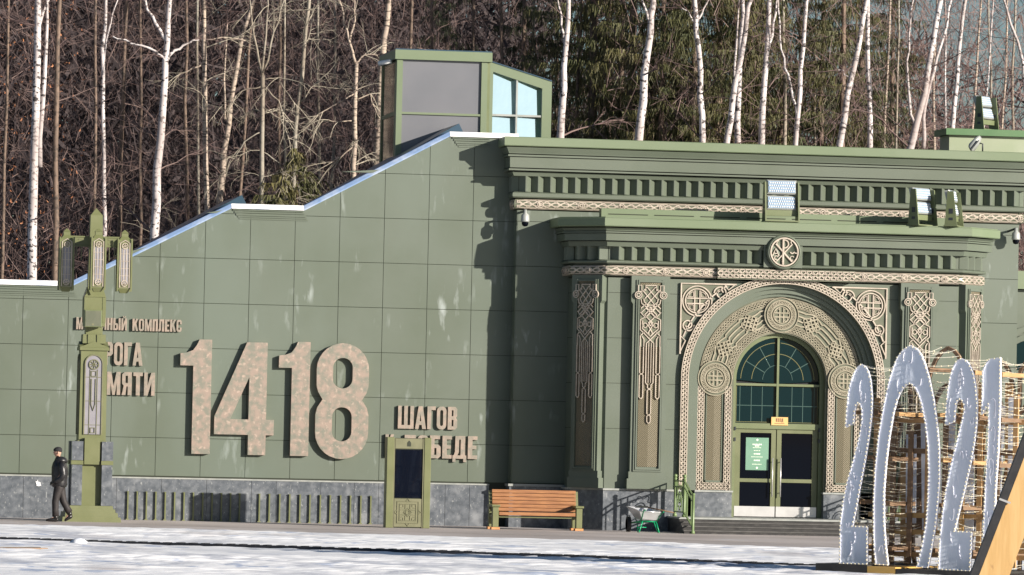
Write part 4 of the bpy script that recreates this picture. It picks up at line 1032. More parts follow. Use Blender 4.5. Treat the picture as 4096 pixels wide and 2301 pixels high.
floodlight('floodlight', 'double floodlight turned furthest sideways at the porch roof corner', roofpos(3815, 898, YP - .30), R(62), R(-14), 1.25, feet=.2)
hb = (UX(3945, 515, YH + .3), YH + .3, UZ(3850, 516, YH) + .001)
floodlight('floodlight', 'double floodlight standing on top of the roof hut', hb, R(42), R(-20), 1.2, feet=.22)
sp = thing('spotlight', 'single grey spotlight lying on the cornice before the roof hut', 'floodlight', (UX(3900, 590, YM - .2), YM - .2, Zm['crown1']), 'floodlights on the roofs')
c = Vector(sp.location)
rings = []
for t, w, h in ((0, .10, .16), (.05, .13, .2), (.3, .11, .17), (.42, .05, .08)):
    p = c + Vector((-.12 + t * .62, 0, .06 + t * .75)); rings.append([p + Vector((w * math.cos(a) * .55 - h * .5 * math.sin(a) * .6, w * math.cos(a), h * math.sin(a) * .5)) for a in np.linspace(0, 2 * math.pi, 10, endpoint=False)])
MB().loft(rings).build('housing', 'grey_metal', sp)
MB().bar(c + Vector((-.14, -.14, .04)), c + Vector((.05, -.14, .28)), .05, .03).build('bezel', 'dark_metal', sp)
MB().tube([c + Vector((.12, 0, .22)), c + Vector((.2, 0, .2)), c + Vector((.2, 0, -.01))], .02, 6).build('bracket', 'dark_metal', sp)
def dome_camera(label, px, py, Y, wallpt):
    top = Vector(U(px, py, Y)); t = thing('dome_camera', label, 'camera', tuple(top), 'dome cameras at the corners')
    MB().lathe(top, [(.0, .12), (.04, .12), (.045, .03), (.10, -.02), (.11, -.16), (.105, -.19), (.0, -.19)], 18).build('housing', 'grey_metal', t)
    MB().lathe(top + Vector((0, 0, -.19)), [(.085, 0), (.085, -.05), (.06, -.10), (.0, -.115)], 18).build('dome', 'door_glass', t)
    MB().tube([top + Vector((0, 0, .10)), Vector(wallpt)], .03, 8).build('arm', 'dark_metal', t)
dome_camera('grey dome camera at the left corner of the main cornice', 2101, 858, YM - .30, (XL + .2, YM - .001, UZ(2095, 850, YM - .3) + .05))
dome_camera('grey dome camera on a bracket at the right corner of the building', 4064, 930, YM - .32, (XR - .28, YM - .022, UZ(4000, 925, YM)))
# ================================================================ ground
def sheet(name, pts, z, m, kind='structure'):
    o = MB().add([(x, y, z) for x, y in pts], [tuple(range(len(pts)))]).build(name, m, None); o['kind'] = kind; return o
snow = M['snow']; nt = snow.node_tree
# wind-packed streaks: greyer trodden patches and bluish ice
overlay('snow', (.44, .46, .52), 1.0, .50, .60, (.8, .30, 1), .85, .09, .40, .56)
overlay('snow', (.34, .41, .56), 1.6, .56, .62, (.7, .34, 1), .8, .16, .42, .56)
overlay('snow', (.46, .41, .39), .7, .54, .64, (.6, .22, 1), .7, .07, .45, .58)
sheet('ground', [(-1500, -1500), (1500, -1500), (1500, 1500), (-1500, 1500)], 0.0, 'snow')
# lumpy trodden snow over the square: real relief, so that the low sun catches its faces
def snow_field(nx=230, ny=1150):
    r_ = np.random.default_rng(3); ys = -np.linspace(6.5, 74.0, ny); Vx = np.zeros((ny, nx)); Vy = np.repeat(ys[:, None], nx, 1)
    for i, y in enumerate(ys):
        d0, d1 = ray(-90, 2200), ray(4190, 2280); x0 = CAM[0] + d0[0] * (y - CAM[1]) / d0[1]; x1 = CAM[0] + d1[0] * (y - CAM[1]) / d1[1]; Vx[i] = np.linspace(x0, x1, nx)
    h = np.zeros_like(Vx)
    for k in range(30):
        wl = math.exp(r_.uniform(math.log(.22), math.log(.7))); a = math.pi / 2 + r_.normal(0, .22); ph = r_.uniform(0, 6.28)
        h += .0040 * (wl / .4) * np.sin((Vx * math.cos(a) + Vy * math.sin(a)) * 6.283 / wl + ph)
    big = np.zeros_like(Vx)
    for k in range(8):
        wl = r_.uniform(3, 14); a = r_.uniform(0, math.pi); big += np.sin((Vx * math.cos(a) + Vy * math.sin(a) * .5) * 6.283 / wl + r_.uniform(0, 6.28))
    amp = np.clip(.75 + big * .12, .25, 1.3); bx, by = np.array([b[0] for b in bnd_]), np.array([b[1] for b in bnd_])
    edge = np.clip((np.interp(Vx, bx, by) - Vy) / .8, -1, 1)                      # thins out at the pavement
    z = .02 + h * amp; z = np.where(edge < 0, -.06, np.maximum(z, .004) * np.clip(edge, 0, 1) + .002)
    f = Fast_mesh(np.stack([Vx, Vy, z], -1)); return f
def Fast_mesh(G):
    ny, nx, _ = G.shape; me = bpy.data.meshes.new('snow_cover'); V = G.reshape(-1, 3); i = np.arange(ny - 1)[:, None] * nx + np.arange(nx - 1)[None]
    F = np.stack([i, i + nx, i + nx + 1, i + 1], -1).reshape(-1, 4)
    me.vertices.add(len(V)); me.vertices.foreach_set('co', V.ravel().astype(np.float32)); me.loops.add(F.size); me.loops.foreach_set('vertex_index', F.ravel().astype(np.int32))
    me.polygons.add(len(F)); me.polygons.foreach_set('loop_start', (np.arange(len(F)) * 4).astype(np.int32)); me.polygons.foreach_set('use_smooth', np.ones(len(F), bool)); me.update(calc_edges=True)
    me.materials.append(M['snow']); o = bpy.data.objects.new('snow_cover', me); C.objects.link(o); o['kind'] = 'structure'; return o
bnd_ = [UG(p, q_)[:2] for p, q_ in ((-400, 2094), (0, 2101), (450, 2111), (900, 2124), (1500, 2139), (1900, 2151), (2400, 2165), (2800, 2181), (3400, 2196), (4400, 2220))]
snow_field()
mat('paving', (.40, .355, .335), (.52, .465, .44), .7, .8, stretch=(.4, .3, 1), bump=.2, bscale=8)
overlay('paving', (.58, .57, .58), 1.2, .60, .70, (.3, .2, 1), .7)
overlay('paving', (.20, .17, .16), 1.6, .62, .74, (.25, .2, 1), .6)
mat('kerb', (.46, .40, .32), (.52, .46, .37), 2.0, .8)
bnd = [UG(p, q_)[:2] for p, q_ in ((-400, 2094), (0, 2101), (450, 2111), (900, 2124), (1500, 2139), (1900, 2151), (2400, 2165), (2800, 2181), (3400, 2196), (4400, 2220))]
pv = [tuple(b) for b in bnd]
sheet('pavement', pv + [(pv[-1][0], .2), (pv[0][0], .2)], .004, 'paving')
nrm = Vector((pv[5][0] - pv[1][0], pv[5][1] - pv[1][1], 0)).normalized(); nrm = Vector((nrm.y, -nrm.x, 0))
for k, (o_, w_) in enumerate(((0.0, .22), (4.2, .14))):     # flush kerb lines
    mb = MB()
    for a, b in zip(pv[:-1], pv[1:]):
        a2, b2 = Vector((*a, 0)) - nrm * o_, Vector((*b, 0)) - nrm * o_
        mb.add([(a2.x, a2.y, .012), (b2.x, b2.y, .012), (b2.x + nrm.x * w_, b2.y + nrm.y * w_, .012), (a2.x + nrm.x * w_, a2.y + nrm.y * w_, .012)], [(0, 1, 2, 3)])
    o = mb.build('kerb', 'kerb', None); o['kind'] = 'structure'
# rubber cable cover running over the snow to the illuminated year
cc = [UG(p, q_) for p, q_ in ((-60, 2161), (300, 2173), (900, 2192), (1900, 2222), (2800, 2256), (3290, 2273))]
CCt = thing('cable_cover', 'long black rubber cable cover lying across the snowy square', 'cable cover', tuple(cc[1]))
for a, b in zip(cc[:-1], cc[1:]):
    a, b = Vector(a), Vector(b); L = (b - a).length; n = max(1, int(L / .9)); t = (b - a).normalized(); sd = Vector((t.y, -t.x, 0))
    for i in range(n):
        p0, p1 = a + t * (L * i / n), a + t * (L * (i + 1) / n - .02); jz = random.uniform(.006, .022)
        prof = [(-.24, 0), (-.13, .055), (.13, .055), (.24, 0)]
        vs = [p + sd * u + Vector((0, 0, v + jz)) for p in (p0, p1) for u, v in prof]
        sg = MB().add(vs, [(0, 1, 2, 3), (7, 6, 5, 4), (0, 4, 5, 1), (1, 5, 6, 2), (2, 6, 7, 3), (3, 7, 4, 0)])
        for k in range(4):
            c = p0.lerp(p1, (k + .5) / 4) ; sg.bar(c + sd * -.12 + Vector((0, 0, .06 + jz)), c + sd * .12 + Vector((0, 0, .06 + jz)), .09, .012)
        sg.build('segment', 'rubber', CCt)
# snow lump and a board on the snow at the left
p = UG(312, 2178); rings = []
for h, r in ((0, .17), (.05, .16), (.10, .11), (.125, .04)): rings.append([(p[0] + r * (1 + .2 * math.sin(3 * a + h * 20)) * math.cos(a), p[1] + r * math.sin(a), h) for a in np.linspace(0, 2 * math.pi, 14, endpoint=False)])
tag(MB().loft(rings).build('snow_lump', 'snow', None), 'small lump of snow lying on the black cable cover', 'snow')
sc = U(152, 1936, -.06); pts_ = []
for k in range(18):
    r_ = random.choice((.045, .06, .075, .1)) * random.uniform(.8, 1.15); a_ = k * math.pi / 9; pts_.append((sc[0] + r_ * .8 * math.cos(a_), sc[2] + r_ * 1.0 * math.sin(a_)))
tag(MB().prism(pts_, -.072, -.058).build('snow_splat', 'snow', None), 'white splat of a thrown snowball on the granite behind the walking person', 'snow')
a, b = UG(-70, 2204), UG(186, 2206)
pk = thing('timber_plank', 'weathered timber plank lying on the snow near the cable cover', 'plank', tuple(a))
MB().bar((a[0], a[1], .035), (b[0], b[1], .035), .12, .06).build('board', 'brown_board', pk)
MB().bar((a[0], a[1] + .12, .04), (b[0] - .12, b[1] + .12, .04), .1, .07).build('rubber_strip', 'rubber', pk)

# ================================================================ lamp pillar
LY = -3.1; LX = UX(358, 2000, LY)
LP = thing('lamp_pillar', 'ornate olive green lamp pillar with three hanging lanterns and pointed top', 'street lamp', (LX, LY, 0))
def lz(py): return UZ(362, py, LY - .3)
def sq(mb, w0, z0, w1, z1, cx=LX, cy=LY):
    a, b = w0 / 2, w1 / 2
    return mb.add([(cx - a, cy - a, z0), (cx + a, cy - a, z0), (cx + a, cy + a, z0), (cx - a, cy + a, z0), (cx - b, cy - b, z1), (cx + b, cy - b, z1), (cx + b, cy + b, z1), (cx - b, cy + b, z1)],
                  [(0, 3, 2, 1), (4, 5, 6, 7), (0, 1, 5, 4), (1, 2, 6, 5), (2, 3, 7, 6), (3, 0, 4, 7)])
mb = MB(); sq(mb, .34, lz(1145), .29, lz(860)); sq(mb, .29, lz(860), .01, lz(831)); mb.build('obelisk', 'green_metal', LP)
mb = MB(); sq(mb, .52, lz(1188), .35, lz(1146)); mb.build('flare', 'green_metal', LP)
mb = MB(); sq(mb, .50, lz(1305), .50, lz(1189)); 
for s in (-1, 1):
    for f in (-1, 1): mb.box(LX + s * .26, LX + s * .18, LY + f * .26, LY + f * .18, lz(1290), lz(1189))
mb.build('neck', 'green_metal', LP)
sp_ = MB().bbox(UX(338, 1270, LY - .5), UX(408, 1270, LY - .5), LY - .52, LY - .251, UZ(370, 1309, LY - .5), UZ(370, 1240, LY - .5), .015).build('loudspeaker', 'frame_green', LP)
MB().box(UX(342, 1270, LY - .5), UX(404, 1270, LY - .5), LY - .524, LY - .5201, UZ(370, 1305, LY - .5), UZ(370, 1244, LY - .5)).build('grille', 'ornament_back', sp_)
MB().box(UX(367, 1270, LY - .5), UX(376, 1270, LY - .5), LY - .526, LY - .5241, UZ(370, 1302, LY - .5), UZ(370, 1294, LY - .5)).build('badge', 'relief_green', sp_)
mb = MB(); sq(mb, .40, lz(1337), .40, lz(1306)); sq(mb, .56, lz(1374), .54, lz(1337.5))
for u in (-.16, .06): mb.box(LX + u, LX + u + .09, LY - .30, LY - .24, lz(1374), lz(1338))
mb.build('stepped_block', 'green_metal', LP)
# gabled head on all four sides
zg0, zg1, zgp = lz(1402), lz(1390), lz(1366); mb = MB()
for ax in (0, 1):
    pr = [(-.36, zg0), (.36, zg0), (.36, zg1), (0, zgp), (-.36, zg1)]
    mb.prism(pr, -.345 - .002 * ax, .345 + .002 * ax, (lambda x, y, z: (LX + x, LY + y, z)) if ax == 0 else (lambda x, y, z: (LX + y, LY + x, z)))
mb.build('gable', 'green_metal', LP)
mb = MB(); sq(mb, .65, lz(1762), .63, lz(1402.5)); mb.build('shaft', 'green_metal', LP)
sh = LP.children[-1]
for ang in (0, -math.pi / 2):                              # lantern panel on the front and the left side
    fn = face_map(LX + (0 if ang == 0 else -.325), LY + (-.325 if ang == 0 else 0), ang)
    zA, zB = lz(1738), lz(1420)
    pn = MB(); poly = [(-.21, zA), (.21, zA), (.21, zB - .21)] + arc(0, zB - .21, .21, 0, 180, 10)[1:-1] + [(-.21, zB - .21)]
    pn.prism(poly, 0, 1, lambda x, y, z: fn(x, z, .008 if y < .5 else -.001)); pn.build('lamp_panel', 'milky_glass', LP)
    kb = MB(); ribbon(kb, poly, .035, .03, fn, closed=True)
    for u in (-.09, .09): ribbon(kb, [(u, zA), (u, zB - .35)], .018, .022, fn)
    for t in (.12, .42, .72): ribbon(kb, [(-.2, lerp(zA, zB, t)), (.2, lerp(zA, zB, t))], .014, .02, fn)
    ribbon(kb, arc(0, zB - .23, .115, 0, 340, 17), .03, .035, fn, closed=True)
    for a in (0, 45, 90, 135): ribbon(kb, [(.1 * math.cos(R(a)), zB - .23 + .1 * math.sin(R(a))), (-.1 * math.cos(R(a)), zB - .23 - .1 * math.sin(R(a)))], .02, .03, fn)
    for z, w in ((zA + .1, .10), (zB - .45, .11)): ribbon(kb, [(-w / 2, z - .06), (w / 2, z - .06), (w / 2, z + .06), (-w / 2, z + .06)], .025, .03, fn, closed=True)
    ribbon(kb, [(-.05, lerp(zA, zB, .7)), (-.05, lerp(zA, zB, .38)), (0, lerp(zA, zB, .30)), (.05, lerp(zA, zB, .38)), (.05, lerp(zA, zB, .7))], .022, .03, fn)
    kb.build('fretwork', 'relief_green', LP, recalc=False)
mb = MB(); sq(mb, .72, lz(2023), .70, lz(1762.5)); mb.build('pedestal', 'green_metal', LP)
mb = MB()
zx0, zx1 = lz(1858), lz(1758)
MB().box(LX - .19, LX + .18, LY - .46, LY - .36, zx0, zx1 + .04).build('pedestal_panel', 'green_metal', LP)
for s in (-1, 1):
    for f in (-1, 1):
        cx, cy = LX + s * .36, LY + f * .36
        for z0, z1, w in ((lz(2022), lz(1860), .25), (lz(1842), lz(1766), .27)):
            b_ = MB(); sq(b_, w, z0, w, z1, cx, cy); b_.build('granite_block', 'granite', LP)
        b_ = MB(); sq(b_, .29, lz(1859), .29, lz(1843), cx, cy); b_.build('block_band', 'green_metal', LP)
mb = MB()
for w, a, b in ((1.42, 2090, 2068), (1.28, 2068, 2050), (1.16, 2050, 2036), (1.06, 2036, 2023)): sq(mb, w, max(lz(a), -.02), w - .03, lz(b))
mb.build('stepped_base', 'green_metal', LP)
# arms and lanterns
za = lz(965); zl1, zl0 = lz(957), lz(1152)
for dx, dy in ((-1, 0), (0, -1), (1, 0)):
    L = .70; ex, ey = LX + dx * L, LY + dy * L
    ar = MB(); ar.bar((LX + dx * .12, LY + dy * .12, za), (ex, ey, za), .05, .20)
    ar.bar((LX + dx * .12, LY + dy * .12, za + .115), (ex, ey, za + .115), .09, .03); ar.bar((LX + dx * .12, LY + dy * .12, za - .115), (ex - dx * .1, ey - dy * .1, za - .115), .07, .025)
    am = ar.build('arm', 'green_metal', LP)
    fr = MB()
    for t, d in ((.34, .55), (.46, .42), (.56, .30)): fr.bar((LX + dx * t, LY + dy * t, za - .12), (LX + dx * t, LY + dy * t, za - .12 - d * .6), .03, .022)
    for t in (.3, .5):
        for z in (-.05, .05): fr.bar((LX + dx * t, LY + dy * t - .028 * abs(dx), za + z), (LX + dx * (t + .12), LY + dy * (t + .12) - .028 * abs(dx), za + z), .012, .02)
    fr.build('fretwork', 'relief_green', am)
    lb = MB(); sq(lb, .17, zl0 - .10, .29, zl0, ex, ey); sq(lb, .29, zl0, .29, zl1, ex, ey); sq(lb, .29, zl1, .16, zl1 + .09, ex, ey); sq(lb, .16, zl1 + .09, .16, zl1 + .17, ex, ey); sq(lb, .18, zl1 + .17, .03, zl1 + .25, ex, ey)
    ln = lb.build('lantern', 'green_metal', LP)
    for ang, ox, oy in ((0, 0, -.145), (-math.pi / 2, -.145, 0)):
        fn = face_map(ex + ox, ey + oy, ang); kb = MB(); H = zl1 - zl0
        gl = MB(); fbox(gl, fn, -.085, .085, zl0 + .12, zl1 - .2, 0, .006); gl.build('pane', 'milky_glass', ln)
        ribbon(kb, [(-.115, zl0 + .03), (.115, zl0 + .03), (.115, zl1 - .07), (0, zl1 + .0), (-.115, zl1 - .07)], .028, .02, fn, closed=True)
        for z in (zl1 - .14, zl0 + .13):
            ribbon(kb, arc(0, z, .07, 0, 330, 11), .022, .024, fn, closed=True)
            for a in (20, 80, 140): ribbon(kb, [(.06 * math.cos(R(a)), z + .06 * math.sin(R(a))), (-.06 * math.cos(R(a)), z - .06 * math.sin(R(a)))], .016, .02, fn)
        for u in (-.035, .035): ribbon(kb, [(u, zl0 + .2), (u, zl1 - .22)], .02, .018, fn)
        for t in (.27, .42, .57, .72): ribbon(kb, [(-.1, zl0 + t * H), (.1, zl0 + t * H)], .012, .016, fn)
        kb.build('fretwork', 'ornament', ln, recalc=False)
    sd = MB()
    for s in (-1, 1):
        for f in (-1, 1): sd.bar((ex + s * .165, ey + f * .165, zl0 - .06), (ex + s * .165, ey + f * .165, zl1 + .04), .035, .035)
    sd.build('corner_rod', 'green_metal', ln)

# ================================================================ slim posts along the plinth
def slim_posts(pxs, where):
    proto = None
    for px in pxs:
        x = UX(px, 2030, -.08)
        if proto is None:
            t = thing('slim_post', 'slim green post before the granite plinth in the row ' + where, 'post', (0, 0, 0), 'slim posts ' + where)
            MB().box(-.014, .020, -.112, -.056, 0, .70).build('bar', 'green_metal', t)
            MB().box(-.03, .022, -.116, -.0561, .7001, .712).build('cap', 'green_metal', t)
            MB().box(-.04, .04, -.115, -.0562, .0045, .03).build('foot', 'green_metal', t)
            proto = t
        else: t = copy_tree(proto)
        t.location = (x, 0, 0)
slim_posts([v / 2.223 for v in (1134, 1217, 1300, 1383, 1467, 1550, 1634, 1717, 1800, 1883, 1966, 2047, 2128)], 'nearer to the lamp pillar')
slim_posts([v * 1.59 for v in (652, 677, 703, 728, 754, 779, 805, 830, 856, 881, 907, 932)], 'nearer to the kiosk')

# ================================================================ information kiosk
KY = -4.10
K = thing('information_kiosk', 'tall green information kiosk with a dark glass screen', 'kiosk', (UX(1630, 2118, KY), KY, 0))
kx0, kx1, kxi0, kxi1 = UX(1545, 1930, KY), UX(1722, 1930, KY), UX(1574, 1930, KY), UX(1694, 1930, KY)
kz1 = UZ(1632, 1750, KY); ksc0, ksc1 = UZ(1632, 1992, KY), UZ(1632, 1799, KY)
for a, b in ((kx0, kxi0 - .003), (kxi1 + .003, kx1)): MB().bbox(a, b, KY, KY + .34, .004, kz1, .012).build('side_column', 'green_metal', K)
MB().box(kxi0, kxi1, KY + .05, KY + .33, .004, kz1 - .02).build('body', 'joint', K)
f0 = lambda u, v, w: (u, KY + .025 - w, v)
MB().bbox(kxi0 + .03, kxi1 - .03, KY + .025, KY + .049, ksc1 + .02, kz1 - .03, .004).build('head_panel', 'relief_green', K)
MB().bbox(kxi0 + .03, kxi1 - .03, KY + .025, KY + .049, .03, ksc0 - .02, .004).build('lower_panel', 'relief_green', K)
lp_ = K.children[-1]
for x in (kxi0 + .012, kxi1 - .012): MB().box(x - .011, x + .011, KY + .012, KY + .049, .01, kz1 - .02).build('edge_trim', 'relief_green', K)
MB().box(kxi0 + .04, kxi1 - .04, KY + .035, KY + .049, ksc0, ksc1).build('screen', 'screen_glass', K)
xm = (kxi0 + kxi1) / 2; hz_ = (ksc1 + kz1) / 2
MB().prism([(xm - .045, hz_ - .07), (xm + .045, hz_ - .07), (xm + .045, hz_ + .02), (xm, hz_ + .075), (xm - .045, hz_ + .02)], KY + .018, KY + .0249).build('house_icon', 'joint', K)
kb = MB(); cz = UZ(1632, 2050, KY)
for e in (.26, .2): ribbon(kb, [(xm - e, cz - e), (xm + e, cz - e), (xm + e, cz + e), (xm - e, cz + e)], .02, .014, f0, closed=True)
for a in range(4):
    ca, sa = math.cos(R(90 * a)), math.sin(R(90 * a)); rt_ = lambda u, v: (xm + u * ca - v * sa, cz + u * sa + v * ca)
    ribbon(kb, [rt_(-.05, .26), rt_(0, .33), rt_(.05, .26)], .02, .014, f0)
    for t in (.06, .11, .16): ribbon(kb, [rt_(t, t + .02), rt_(t, .19)], .015, .013, f0); ribbon(kb, [rt_(-t, t + .02), rt_(-t, .19)], .015, .013, f0)
ribbon(kb, arc(xm, cz, .05, 0, 324, 9), .022, .014, f0, closed=True); ribbon(kb, [(xm - .1, cz), (xm, cz + .1), (xm + .1, cz), (xm, cz - .1)], .018, .013, f0, closed=True)
kb.build('knot_emblem', 'relief_green', lp_, recalc=False)

# ================================================================ bench
BY = -3.9
bx0, bx1 = UX(1964, 2127, BY), UX(2331, 2133, BY)
BN = thing('bench', 'wooden slatted bench with green metal side frames', 'bench', ((bx0 + bx1) / 2, BY + .3, 0))
for x in (bx0, bx1 - .20):
    mb = MB(); mb.bbox(x + .03, x + .18, BY, BY + .15, .06, .555, .01); mb.bbox(x + .03, x + .18, BY + .52, BY + .68, .06, .555, .01)
    mb.box(x + .04, x + .17, BY + .15, BY + .52, .30, .36)
    mb.build('side_frame', 'green_metal', BN)
    MB().bbox(x, x + .21, BY - .04, BY + .60, .556, .61, .012).build('armrest', 'green_metal', BN)
    vs = [(x + .035 + i * .14, BY + .50 + j * .07 + k * .14, .45 + k * .50) for k in (0, 1) for i, j in ((0, 0), (1, 0), (1, 1), (0, 1))]
    MB().add(vs, [(0, 3, 2, 1), (4, 5, 6, 7), (0, 1, 5, 4), (1, 2, 6, 5), (2, 3, 7, 6), (3, 0, 4, 7)]).build('back_post', 'green_metal', BN)
    for y in (BY - .02, BY + .51): MB().bbox(x + .0, x + .21, y, y + .18, .004, .062, .01).build('foot', 'bench_foot', BN)
for k in range(5): MB().bbox(bx0 + .10, bx1 - .10, BY + .04 + k * .092, BY + .04 + k * .092 + .082, .40 - .006 * k, .435 - .006 * k, .006).build('seat_slat', 'bench_wood', BN)
MB().bbox(bx0 + .19, bx1 - .19, BY + .005, BY + .035, .355, .438, .006).build('seat_slat', 'bench_wood', BN)
for k in range(6):
    z = .455 + k * .088; y = BY + .455 + k * .022
    MB().bbox(bx0 + .10, bx1 - .09, y, y + .03, z, z + .079, .006).build('back_slat', 'bench_wood', BN)
MB().box(bx0 + .2, bx1 - .2, BY + .1, BY + .14, .30, .335).build('seat_rail', 'green_metal', BN)

# ================================================================ stair railings
def railing(label, xp, mir=1):
    ya, yb_, yc = YP - .30, SY + .05, SY - 1.02
    t = thing('stair_railing', label, 'railing', (xp, (ya + yc) / 2, 0), 'stair railings')
    P = lambda x, y, z: (xp + mir * x, y, z)
    zk = ZL + .92
    for y, z0, z1 in ((ya, ZL, zk), (yb_, ZL, zk), (yc, .004, .95)):
        MB().lathe(P(0, y, 0), [(.055, z0), (.055, z0 + .05), (.036, z0 + .07), (.036, z1), (.05, z1 + .015), (.03, z1 + .04)], 12).build('post', 'green_rail', t)
        if z0 > .1: MB().lathe(P(0, y, z1 + .08), [(.0, -.05), (.035, -.035), (.05, 0), (.035, .035), (.0, .05)], 12).build('knob', 'green_rail', t)
    rl_ = MB()
    for dz in (-.04, -.18, -.80): rl_.bar(P(0, ya, zk + dz), P(0, yb_, zk + dz), .04, .03); rl_.bar(P(0, yb_, zk + dz), P(0, yc, .95 + dz), .04, .03)
    rl_.build('rail', 'green_rail', t)
    gr = MB()
    for f in (.12, .26, .74, .88):
        y = lerp(ya, yb_, f); gr.bar(P(0, y, ZL + .12), P(0, y, zk - .05), .02, .02)
    for f in (.2, .35, .8): y = lerp(yb_, yc, f); z = lerp(ZL, 0, f); gr.bar(P(0, y, z + .15), P(0, y, z + .88), .02, .02)
    for f0_, f1_ in ((.14, .24), (.76, .86)):
        for k in range(3): y = lerp(lerp(ya, yb_, f0_), lerp(ya, yb_, f1_), (k + .5) / 3); gr.bar(P(0, y, ZL + .5), P(0, y, zk - .18), .035, .02)
    gr.build('baluster', 'green_rail', t)
    md = MB(); cy, cz = (ya + yb_) / 2, ZL + .48; fn = lambda u, v, w: P(w - .01, cy + u, cz + v)
    for pts, w in (([( (.27 + .045 * math.cos(8 * a)) * math.cos(a), (.27 + .045 * math.cos(8 * a)) * math.sin(a)) for a in np.linspace(0, 2 * math.pi, 48, endpoint=False)], .024), (arc(0, 0, .14, 0, 340, 17), .028), (arc(0, 0, .08, 0, 330, 11), .022)):
        md.tube([fn(*p, .01) for p in pts + [pts[0]]], w / 2, 5, cap=False)
    for a in (0, 90, 180, 270): md.bar(fn(.3 * math.cos(R(a)), .3 * math.sin(R(a)), .01), fn(.42 * math.cos(R(a)), .3 * math.sin(R(a)) + .0, .01), .02, .02)
    md.build('rosette', 'green_rail', t)
railing('green metal stair railing beside the wheelbarrow', SX0 + .12)
railing('green metal stair railing behind the illuminated year figures', SX1 - .12)

# ================================================================ wheelbarrow with a shovel
wx_, wy_ = UX(2594, 2138, -4.25), -4.25
WB = thing('wheelbarrow', 'grey steel wheelbarrow with bright green frame beside the steps', 'wheelbarrow', (wx_, wy_, 0))
def wp(x, y, z): return (wx_ + x, wy_ + y, z)
top = [(-.24, -.02, .53), (.27, -.05, .50), (.22, .80, .58), (-.40, .80, .62)]; bot = [(-.15, .10, .31), (.20, .08, .30), (.14, .52, .30), (-.22, .52, .32)]
mb = MB(); ti = [(a * .96, b_ * .96 + .015, c_) for a, b_, c_ in top]; bi = [(a * .94, b_ * .94 + .02, c_ + .015) for a, b_, c_ in bot]
V_ = [wp(*p) for p in top + bot + ti + bi]
mb.add(V_, [(i, (i + 1) % 4, (i + 1) % 4 + 4, i + 4) for i in range(4)] + [(8 + i, 12 + i, 12 + (i + 1) % 4, 8 + (i + 1) % 4) for i in range(4)] + [(4, 5, 6, 7), (12, 15, 14, 13)] + [(i, i + 8, (i + 1) % 4 + 8, (i + 1) % 4) for i in range(4)])
mb.build('tray', 'tray', WB)
MB().tube([wp(*p) for p in top + [top[0]]], .014, 6).build('rim', 'tray', WB)
fr = MB()
fr.tube([wp(-.13, .12, .285), wp(.2, .1, .275)], .018, 6); fr.tube([wp(-.13, .12, .285), wp(-.30, .85, .22)], .016, 6); fr.tube([wp(.2, .1, .275), wp(-.24, .9, .22)], .016, 6)
fr.tube([wp(-.16, .14, .29), wp(-.2, -.35, .55), wp(-.2, -.55, .56)], .016, 6); fr.tube([wp(.22, .1, .28), wp(.25, -.35, .5), wp(.25, -.55, .52)], .016, 6)
fr.build('frame', 'barrow_green', WB)
for pts in (((.20, .1, .28), (.26, -.02, .006)), ((.14, .12, .28), (.24, .02, .006)), ((-.13, .12, .28), (-.24, -.02, .006)), ((-.24, .2, .2), (-.26, .02, .006))):
    MB().tube([wp(*p) for p in pts], .014, 6).build('leg', 'barrow_green', WB)
fr = MB().tube([wp(-.30, .05, .13), wp(-.05, .05, .13)], .01, 6); fr.build('brace', 'barrow_green', WB)
wc = wp(-.36, .72, .19)
MB().lathe(wc, [(.19, -.04), (.19, .04), (.13, .045), (.13, -.045), (.19, -.04)], 22, 'x').build('tyre', 'rubber', WB)
MB().lathe(wc, [(.125, -.03), (.125, .03), (.03, .04), (.03, -.04), (.125, -.03)], 16, 'x').build('rim', 'barrow_green', WB)
SV = thing('shovel', 'shovel with a long wooden handle lying across the wheelbarrow', 'shovel', wp(0, .3, .6))
MB().tube([wp(.02, .30, .615), wp(.62, -.05, .50)], .017, 7).build('handle', 'brown_board', SV)
vs = [wp(-.28, .33, .60), wp(-.02, .20, .60), wp(.05, .33, .635), wp(-.22, .50, .625)]
MB().add(vs + [(a, b_, c_ + .012) for a, b_, c_ in vs], [(0, 3, 2, 1), (4, 5, 6, 7), (0, 1, 5, 4), (1, 2, 6, 5), (2, 3, 7, 6), (3, 0, 4, 7)]).build('blade', 'dark_metal', SV)

# ================================================================ walking person
px_, py_ = UX(234, 2083, -4.3), -4.3
PR = thing('person', 'person in black jacket, dark trousers and black knit cap walking past the lamp pillar', 'person', (px_, py_, 0))
def W(x, y, z): return (px_ + x, py_ + y, z + .006)
def ell(c, rx, ry, tilt_=(0, 0), n=14):
    out = []
    for a in np.linspace(0, 2 * math.pi, n, endpoint=False):
        x, y = rx * math.cos(a), ry * math.sin(a); out.append(W(c[0] + x, c[1] + y, c[2] + x * tilt_[0] + y * tilt_[1]))
    return out
def limb(mb, pts, n=12):                                    # tapered limb: (x, y, z, radius)
    mb.tube([W(*p[:3]) for p in pts], [p[3] for p in pts], n)
